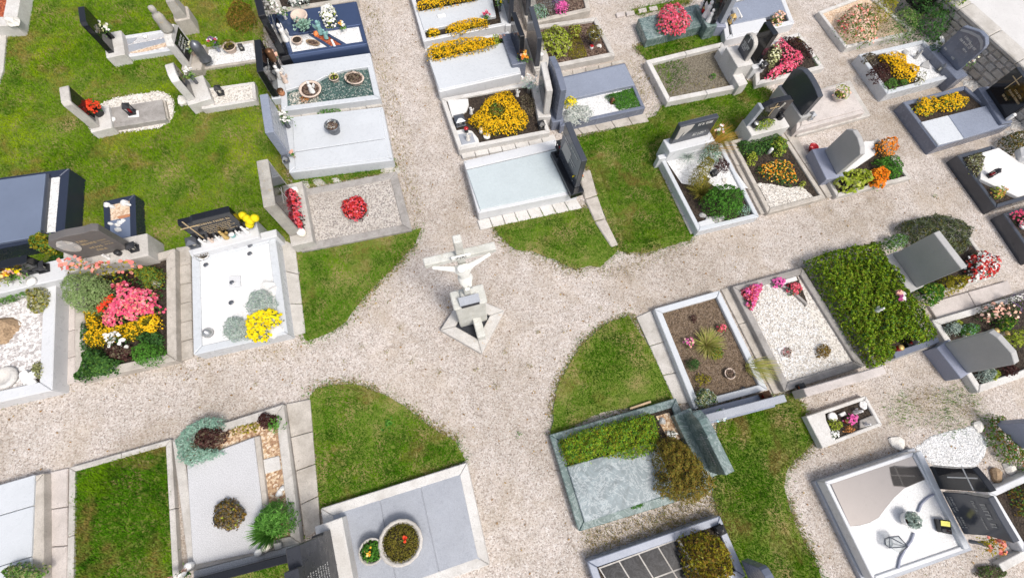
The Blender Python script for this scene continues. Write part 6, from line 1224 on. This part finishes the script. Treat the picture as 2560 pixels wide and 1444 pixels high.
plant('red_flowers', 'small red flowers at the upper right of the bare soil', 'flowers', ell(1803, 820, 10, 9), z, .14, 'leaf_mid', 40, .04, 'fl_rose', 36, .045); plant('pink_flowers', 'pale pink flowers left of the grass tuft', 'flowers', ell(1722, 855, 12, 13), z, .14, 'leaf_mid', 50, .04, [('fl_peach', 12, .06), ('fl_magenta', 14, .055)]); plant('purple_plant', 'tiny dark purple plant at the top of the bare soil', 'plant', ell(1734, 795, 10, 9), z, .08, 'leaf_purple', 60, .04)
plant('variegated_shrub', 'pale variegated shrub in the lower corner of the bare soil', 'shrub', [(1740, 985), (1758, 968), (1775, 975), (1795, 990), (1790, 1008), (1755, 1020), (1742, 1012)], z, .3, 'leaf_sedum', 300, .05, parts=[('leaf_silver', 160, .05), ('leaf_dark', 120, .05)]); plant('yellow_plant', 'sparse yellow-green plant above the variegated shrub', 'plant', ell(1757, 948, 22, 15), z, .12, 'leaf_gold', 160, .04)
pot('clay pot with withered plant on the bare soil', (1821, 935), z, .11, .08, 'clay_pale', 'mulch', lf='leaf_heather', n=40, ph=.04); candle('small ring-shaped candle holder on the bare soil', (1857, 972), z, .05, .04, 'clay_pale', 'iron')
f = headstone('long low grey-violet headstone below the bare soil grave', (1928, 992), (1742, 1040), .26, 'grey_granite', h=.48, t=.14, prof=[(0, 0), (1, 0), (1, .8), (.8, .95), (.4, 1), (0, .9)], plinth=(.02, .1, .05, 'blue_grey_granite'))
vase('light blue artificial flower at the end of the grey-violet headstone', (1790, 1042), .3, .12, .05, 'grey_metal', ['fl_lightblue', 'fl_white'], nf=14, spread=.13, fs=.08); lantern('brown lantern with red candle on the grey-violet headstone base', (1908, 990), .27, .14, .22, 'bronze', 'red_glass')
h = .16
T, I = grave('concrete-framed grave with white pebbles and pink corners', [(1831, 716), (2006, 668), (2163, 915), (1962, 978)], h, .15, 'grey_concrete', 'pale_gravel', h - .06, npeb=400, psize=.02); z = h - .06
PB2 = XY([(1880, 765), (1905, 705), (1930, 708), (1975, 728), (2015, 755), (2105, 905), (1970, 950), (1880, 790)], h); flat('white_pebble_bed', PB2, z + .01, 'white_gravel', T); pebbles(PB2, z + .01, 5200, .021, 'pale_gravel', T)
for i in range(5):
    a_, b_2 = [(1910, 703), (1938, 708), (1965, 720), (1990, 738), (2012, 758)][i:i + 2] if i < 4 else [(2012, 758), (2016, 764)]
    sl(T, [a_, b_2, (b_2[0] + 4, b_2[1] - 4), (a_[0] + 3, a_[1] - 5)], .0, h + .01, 'grey_concrete', 'edging_stone', .003)
flat('soil_corner', XY([(1846, 722), (1905, 708), (1895, 755), (1882, 785)], z), z + .006, 'soil', T); flat('soil_corner', XY([(1915, 704), (1990, 682), (2018, 756), (1970, 722)], z), z + .006, 'soil', T)
plant('pink_begonias', 'crimson-pink begonias in the left corner of the white pebble grave', 'begonia', [(1853, 725), (1880, 712), (1904, 708), (1902, 728), (1888, 760), (1880, 775), (1868, 765), (1862, 740)], z, .2, 'leaf_dark', 200, .05, [('fl_rose', 171, .05), ('fl_magenta', 160, .05)])
plant('pink_begonias', 'small pink begonia at the top of the white pebble grave', 'begonia', ell(1946, 705, 14, 10), z, .18, 'leaf_dark', 60, .045, 'fl_magenta', 80, .05); plant('pink_begonias', 'crimson begonia in the right corner of the white pebble grave', 'begonia', ell(1985, 722, 17, 14, .3), z, .2, 'leaf_dark', 80, .05, [('fl_rose', 93, .05)])
tag(prism('white_tile', XY([(1950, 702), (1990, 690), (1994, 700), (1956, 712)], h), h - .05, h + .01, 'marble_white'), 'white tile between the two right begonia clumps', 'tile')
plant('dry_plant', 'small pink-brown plant on the white pebbles', 'plant', ell(1966, 881, 14, 13), z, .08, 'fl_rose', 60, .03, parts=[('leaf_heather', 160, .03)]); plant('dry_plant', 'small golden-brown plant on the white pebbles', 'plant', ell(2060, 877, 17, 18), z, .14, 'leaf_bronze', 320, .04)
tag(prism('white_plate', XY([(1942, 870), (1960, 865), (1972, 895), (1955, 902)], z + .02), z, z + .03, 'marble_white'), 'white plate beside the pink-brown plant', 'plate')
f = headstone('long low pinkish-grey headstone below the white pebble grave', (2160, 925), (1978, 978), .1, 'pink_concrete', h=.55, t=.16, prof=[(0, 0), (1, 0), (1, .7), (.6, .95), (.2, 1), (0, .9)]); lantern('dark lantern with orange candle at the pinkish-grey headstone', (1998, 968), .16, .12, .16, 'iron', 'orange_wax')
# green marble grave
h = .2
T, I = grave('green marble grave with evergreen bed beside the path', [(1374, 1086), (1690, 994), (1785, 1225), (1447, 1328)], h, .15, 'green_marble', 'soil', h - .05); z = h - .05
prism('cover_slab', XY([(1418, 1165), (1640, 1102), (1690, 1228), (1462, 1306)], h + .05), z, h + .05, 'pale_green_marble', T, .012)
plant('evergreen_bed', 'long bright evergreen bed along the top of the green marble grave', 'evergreen', [(1398, 1102), (1430, 1082), (1500, 1062), (1560, 1045), (1620, 1028), (1640, 1045), (1650, 1085), (1640, 1125), (1590, 1148), (1540, 1142), (1500, 1140), (1450, 1156), (1416, 1165), (1404, 1135)], z, .36, 'leaf_hedge', 5200, .05, asp=3, flatness=.35, parts=[('leaf_gold', 900, .045), ('leaf_box', 1500, .05)])
plant('brown_conifer', 'large bronze-brown conifer at the head of the green marble grave', 'conifer', [(1640, 1100), (1690, 1088), (1730, 1120), (1765, 1165), (1782, 1200), (1775, 1240), (1730, 1262), (1690, 1250), (1645, 1228), (1650, 1180), (1638, 1140)], z, .65, 'leaf_yew', 4200, .05, asp=3, parts=[('leaf_bronze', 2200, .05)])
plant('grass_tuft', 'small green tuft at the lower edge of the green marble slab', 'grass', ell(1592, 1262, 20, 8, -.2), h - .1, .14, 'leaf_box', 160, .05, asp=4)
sl(T, [(1640, 1040), (1672, 1030), (1705, 1095), (1672, 1100)], z - .02, z + .01, 'brown_gravel', 'gravel_square', 0)
rock('grey stone on the soil by the green headstone', (1656, 1052), .07, 'rock_grey', z, .07); plant('pale_plant', 'pale small flowers at the foot of the green headstone', 'flowers', ell(1678, 1085, 14, 9), z, .1, 'leaf_silver', 60, .04, 'fl_white', 14, .05); lantern('dark metal lantern beside the bronze-brown conifer', (1652, 1192), h, .12, .22, 'iron', 'wax')
f = headstone('green marble headstone in two parts behind the bronze-brown conifer', (1706, 1035), (1778, 1185), .34, 'green_marble', top=(1815, 1192), t=.18, prof=[(0, 0), (.97, 0), (1, .4), (1, 1), (.43, 1.0), (.42, 1.05), (.15, .98), (.02, .75)], plinth=(.05, .16, .03, 'green_marble'), lines=[(.35, .85, .62, .07), (.4, .8, .5, .03)], lmat='letter_grey')
vprism('joint', f, [(.42, .15), (.435, .15), (.435, 1), (.42, 1)], .001, .006, 'pale_green_marble', f.T, 0)
tag(prism('wood_plank', XY([(1574, 1018), (1627, 1000), (1629, 1006), (1577, 1024)], .1), .05, .1, 'wood'), 'short wooden plank lying at the kerb of the green marble grave', 'plank')
# black tile grave
h = .26
T, I = grave('black-tiled grave with pale kerb at the bottom edge', [(1468, 1402), (1800, 1288), (1866, 1440), (1520, 1560)], h, .13, 'blue_grey_granite', 'soil', h - .05)
for i in range(4):
    for j in range(2):
        Lq = lambda u, v: (1499 + 195 * u + 38 * v * 1.0, 1420 - 72 * u + 62 * v + 0 * u)
        if i < 4: sl(T, [Lq(i / 4 + .008, j + .02), Lq((i + 1) / 4 - .008, j + .02), Lq((i + 1) / 4 - .008, j + .96), Lq(i / 4 + .008, j + .96)], .05, h - .01, 'black_marble', 'tile', .002)
flat('grout', XY([(1496, 1418), (1697, 1344), (1773, 1472), (1575, 1545)], h - .015), h - .016, 'pale_concrete', T)
plant('bronze_shrub', 'large yellow-bronze shrub on the black-tiled grave', 'shrub', [(1705, 1350), (1750, 1330), (1800, 1340), (1830, 1380), (1835, 1440), (1790, 1470), (1730, 1470), (1715, 1400)], h - .05, .55, 'leaf_bronze', 1500, .05, parts=[('leaf_gold', 1200, .05), ('leaf_lime', 160, .05)])
lantern('dark broken lantern at the corner of the black-tiled grave', (1796, 1322), h, .13, .18, 'iron', 'wax'); f = headstone('slate blue headstone at the bottom edge by the lawn', (1852, 1400), (1900, 1520), .28, 'slate_granite', h=.7, t=.14, prof=arch(.2))
# big grey slab with two planters
h = .16
T, I = grave('large white-framed grave with grey slabs and two planters', [(801, 1270), (1167, 1155), (1224, 1411), (850, 1545)], h, .17, 'white_stone', 'grey_granite', h - .02)
for a_, b_2 in ((0, .335), (.335, .67), (.67, 1)):
    A_, B_, C_, D_ = (846, 1274), (1150, 1180), (1202, 1402), (890, 1508); L2 = lambda p, q, t: (p[0] + (q[0] - p[0]) * t, p[1] + (q[1] - p[1]) * t); g = .004
    sl(T, [L2(A_, B_, a_ + g), L2(A_, B_, b_2 - g), L2(D_, C_, b_2 - g), L2(D_, C_, a_ + g)], .02, h - .004, 'grey_granite', 'cover_slab', .004)
pot('large round concrete planter with dry moss on the grey slabs', (1008, 1350), h, .345, .22, 'pale_concrete', 'soil', lf='leaf_yew', n=1600, ph=.05, ls=.03, taper=.8, spread=.85, name='planter'); c = G(1016, 1340, h + .26); vase('single red flower in the large round concrete planter', (1014, 1345), h + .24, .03, .02, 'soil', 'fl_vermilion', nf=3, spread=.03, up=.06)
pot('small concrete planter with green leaves on the grey slabs', (936, 1372), h, .195, .2, 'pale_concrete', 'soil', lf='leaf_box', fl='fl_amber', n=240, ph=.05, ls=.055, spread=.85, nf=8, fs=.04)
f = headstone('stepped dark slate headstone with dense white lettering at the bottom', (858, 1500), (826, 1322), .42, 'dark_slate', top=(745, 1345), end=1, t=.18, prof=[(0, 0), (1, 0), (1, .25), (.97, .28), (.97, 1), (.72, 1), (.72, 1.12), (.5, 1.12), (.5, 1.25), (0, 1.25)], plinth=(.12, .2, .05, 'white_stone'), lines=[(.02, .6, .9 - .075 * k, .04) for k in range(9)])
def wall_lantern():
    c = G(860, 1408, h); T3 = empty('bracket_lantern', 'black bracket lantern on the white plinth of the grey slab grave', 'lantern', c); box('lamp_box', (c[0], c[1], h), (.16, .18, .22), 'iron', T3, .3); b = G(838, 1412, .44)
    mesh('bracket', [b, b + np.array([0, .02, 0]), np.array([c[0], c[1] + .02, h + .2]), np.array([c[0], c[1], h + .2]), b + np.array([0, 0, .02])], [(0, 1, 2, 3), (0, 3, 4)], 'iron', T3)
wall_lantern(); vase('small red flower at the foot of the stepped slate headstone', (828, 1440), .42, .08, .04, 'iron', 'fl_vermilion', nf=5, spread=.06)
# terrazzo slab grave
h = .16
T, I = grave('concrete-framed grave with terrazzo slab and dried round shrub', [(430, 1098), (708, 1009), (752, 1358), (472, 1428)], h, .15, 'pale_concrete', 'brown_gravel', h - .05, npeb=1800, psize=.02)
sl(T, [(466, 1155), (634, 1092), (668, 1375), (482, 1412)], .05, h + .04, 'terrazzo', 'cover_slab', .012)
sl(T, [(635, 1092), (648, 1088), (682, 1372), (669, 1375)], .02, h + .02, 'concrete', 'divider')
sl(T, [(657, 1148), (697, 1138), (702, 1172), (662, 1184)], .02, h - .02, 'white_stone', 'stepping_slab')
plant('juniper', 'blue-green juniper hanging over the corner of the terrazzo grave', 'juniper', [(442, 1100), (470, 1062), (520, 1040), (552, 1045), (555, 1070), (520, 1078), (490, 1092), (490, 1115), (540, 1125), (565, 1132), (520, 1150), (475, 1165), (445, 1145)], h - .05, .3, 'leaf_bluegreen', 3000, .045, asp=3, flatness=.45)
plant('heuchera', 'dark brown heuchera inside the blue-green juniper', 'heuchera', ell(521, 1092, 36, 27, -.3), h - .04, .3, 'leaf_purple', 620, .055, parts=[('leaf_heather', 200, .05)])
plant('dark_plant', 'dark red plant in the upper right corner of the terrazzo grave', 'plant', ell(668, 1050, 25, 20), h - .05, .14, 'leaf_purple', 420, .045); plant('green_plant', 'bright green leafy sprout beside the dark red plant', 'plant', ell(690, 1062, 22, 22), h - .05, .2, 'leaf_cypress', 100, .06, asp=3); plant('groundcover', 'thin green groundcover along the top bed of the terrazzo grave', 'groundcover', [(570, 1068), (640, 1048), (650, 1062), (640, 1080), (580, 1088)], h - .05, .05, 'leaf_gold', 200, .04)
plant('dried_shrub', 'round dried brown shrub with wire ring on the terrazzo slab', 'shrub', ell(568, 1286, 37, 38, wob=.05), h + .04, .2, 'leaf_heather', 900, .045, parts=[('leaf_bronze', 320, .05), ('leaf_lime', 30, .05)])
lathe('ring', G(565, 1290, h + .1), [(.13, 0), (.135, .12), (.125, .12), (.12, .02)], 'iron', empty('wire_ring', 'dark wire ring in the middle of the dried brown shrub', 'ring', G(565, 1290, h + .1)), 16)
cy = plant('cypress_shrub', 'feathery green cypress shrub in the lower right of the terrazzo grave', 'cypress', [(655, 1270), (682, 1252), (712, 1258), (730, 1284), (725, 1325), (700, 1342), (665, 1340), (642, 1322), (638, 1292)], h - .05, .5, 'leaf_cypress', 1500, .09, asp=6)
tmp = tuft('x', 'x', 'x', (684, 1322), h, .24, .5, 260, 'leaf_cypress', wid=.025, droop=.2)
for ch in list(tmp.children):
    ch.parent = cy; ch.location = Vector(tmp.location) - Vector(cy.location); ch.name = 'fronds'
bpy.data.objects.remove(tmp)
for p, lab in [((700, 1232), 'upper white egg-shaped stone by the cypress shrub'), ((708, 1220), 'second white egg-shaped stone by the cypress shrub')]: rock(lab, p, .055, 'marble_white', h - .05, .06, cat='stone')
f = headstone('low black headstone at the bottom of the terrazzo grave', (748, 1372), (486, 1440), .2, 'black_granite', h=.4, t=.12, plinth=(.02, .08, .03, 'terrazzo'))
for p, lab, m_ in [((653, 1378), 'white egg-shaped candle before the low black headstone', 'white_ceramic'), ((672, 1366), 'pale yellow candle before the low black headstone', 'wax'), ((480, 1412), 'white candle at the left end of the low black headstone', 'white_ceramic')]: candle(lab, p, .2, .06, .12, m_, m_)
tag(prism('grey_plate', XY([(682, 1358), (700, 1354), (704, 1370), (686, 1375)], .26), .2, .26, 'stele_grey'), 'small grey stone plate before the low black headstone', 'plate'); vase('pink and white flowers at the left end of the low black headstone', (470, 1432), .1, .1, .04, 'lantern_green', ['fl_peach', 'fl_white'], nf=9, spread=.12, fs=.08)
# grassy plot
T, I = grave('grass-covered plot with narrow white kerb', [(172, 1168), (427, 1096), (447, 1460), (165, 1530)], .1, .09, 'pale_concrete', 'lawn_soil', .05, split=2)
o = lawn('lawn_rich', I, .06, 4200, .05, 'grass', ragged=.02); o.parent = T; o.location = Vector(o.location) - Vector(T.location); o['kind'] = 'stuff'
h = .18
T, I = grave('pale blue slab grave in the lower left corner', [(-190, 1265), (108, 1182), (108, 1470), (-190, 1550)], h, .17, 'concrete', 'blue_white_granite', h - .02)
for (y0, y1) in ((1186, 1262), (1264, 1390), (1392, 1470)): sl(T, [(-170, y0 + 74), (86 - (y0 - 1186) * .04, y0), (86 - (y1 - 1186) * .04, y1), (-170, y1 + 74)], .02, h + .03, 'blue_white_granite', 'cover_slab', .008)
plant('grey_green_plant', 'grey-green plant at the bottom of the pale blue corner slab', 'plant', ell(55, 1432, 48, 24), h, .25, 'leaf_sedum', 420, .05, parts=[('leaf_mid', 420, .05)])


# ------------------------------------------------------------------ grass of the lawns
for mat, nm, poly in LAWNS:
    P = smoothpoly(XY(poly)); flat('lawn_ground', P, .008 + .0007 * len(nm), 'lawn_soil', None)['kind'] = 'structure'
    o = lawn(mat, P, dens=3600 if nm == 'left' else 4200, bl=.036, excl=EXCL)
    tag(o, 'mown green grass of the lawn with dry brown patches', 'grass', None, 'stuff')
FR = []
for mat, nm, poly in LAWNS:
    P = np.array(XY(poly))
    for a, b in zip(P, np.roll(P, -1, 0)):
        n = int(np.linalg.norm(b - a) * 260); t = rng.random((n, 1)); FR.append(a + (b - a) * t + rng.normal(0, .07, (n, 2)))
FR = np.vstack(FR); FR = FR[inpoly(VIEW, FR[:, 0], FR[:, 1])]
for X in EXCL: FR = FR[~inpoly(X, FR[:, 0], FR[:, 1])]
FR = FR[vnoise(FR[:, 0], FR[:, 1], 2.2, 9) > -.12]
n = len(FR); a = rng.uniform(0, 6.28, n); d = np.column_stack([np.cos(a), np.sin(a)]) * rng.uniform(.02, .05, (n, 1)); s = np.column_stack([-np.sin(a), np.cos(a)]) * .008
V = np.stack([np.column_stack([FR - s, np.full(n, .0)]), np.column_stack([FR + s, np.full(n, .0)]), np.column_stack([FR + d + s * .4, rng.uniform(.015, .045, n)]), np.column_stack([FR + d - s * .4, rng.uniform(.015, .045, n)])], 1).reshape(-1, 3)
tag(fastmesh('dry_grass', V, 4, 'dry_blade'), 'dry brown grass fringe along the lawn edges', 'grass', None, 'stuff')
# thin weedy and dry grass on the gravel
for poly, mat, d, lab in [([(2200, 1010), (2290, 965), (2440, 975), (2470, 1040), (2380, 1085), (2330, 1060), (2240, 1060)], 'lawn_rich', 900, 'sparse weeds growing through the gravel'),
                     ([(1450, 1332), (1650, 1270), (1790, 1240), (1800, 1285), (1480, 1400)], 'dry_blade', 2000, 'dry brown grass between the two graves'),
                     ([(1700, 990), (1790, 1010), (1790, 1060), (1740, 1030)], 'lawn_rich', 1500, 'grass tufts behind the green headstone'),
                     ([(1562, 150), (1615, 160), (1640, 270), (1590, 280), (1560, 200)], 'dry_blade', 500, 'dry grass scattered over the narrow gravel path'),
                     ([(905, 10), (945, 10), (1060, 560), (1030, 570)], 'dry_blade', 520, 'dry grass along the edge of the gravel path'),
                     ([(440, 905), (770, 840), (1000, 690), (1030, 720), (800, 880), (0, 1020), (0, 1004)], 'dry_blade', 200, 'withered grass along the path edge'),
                     ([(1230, 590), (1310, 625), (1440, 672), (1540, 665), (1730, 605), (1725, 625), (1560, 685), (1430, 690), (1300, 650)], 'dry_blade', 900, 'dry brown fringe of the lawn by the path'),
                     ([(2190, 1340), (2280, 1310), (2470, 1400), (2400, 1470), (2200, 1470)], 'dry_blade', 60, 'scattered dry blades on the gravel')]:
    o = lawn(mat, XY(poly), dens=d, bl=.04, excl=EXCL, name='weeds' if 'weed' in lab else 'dry_grass'); tag(o, lab, 'grass', None, 'stuff')
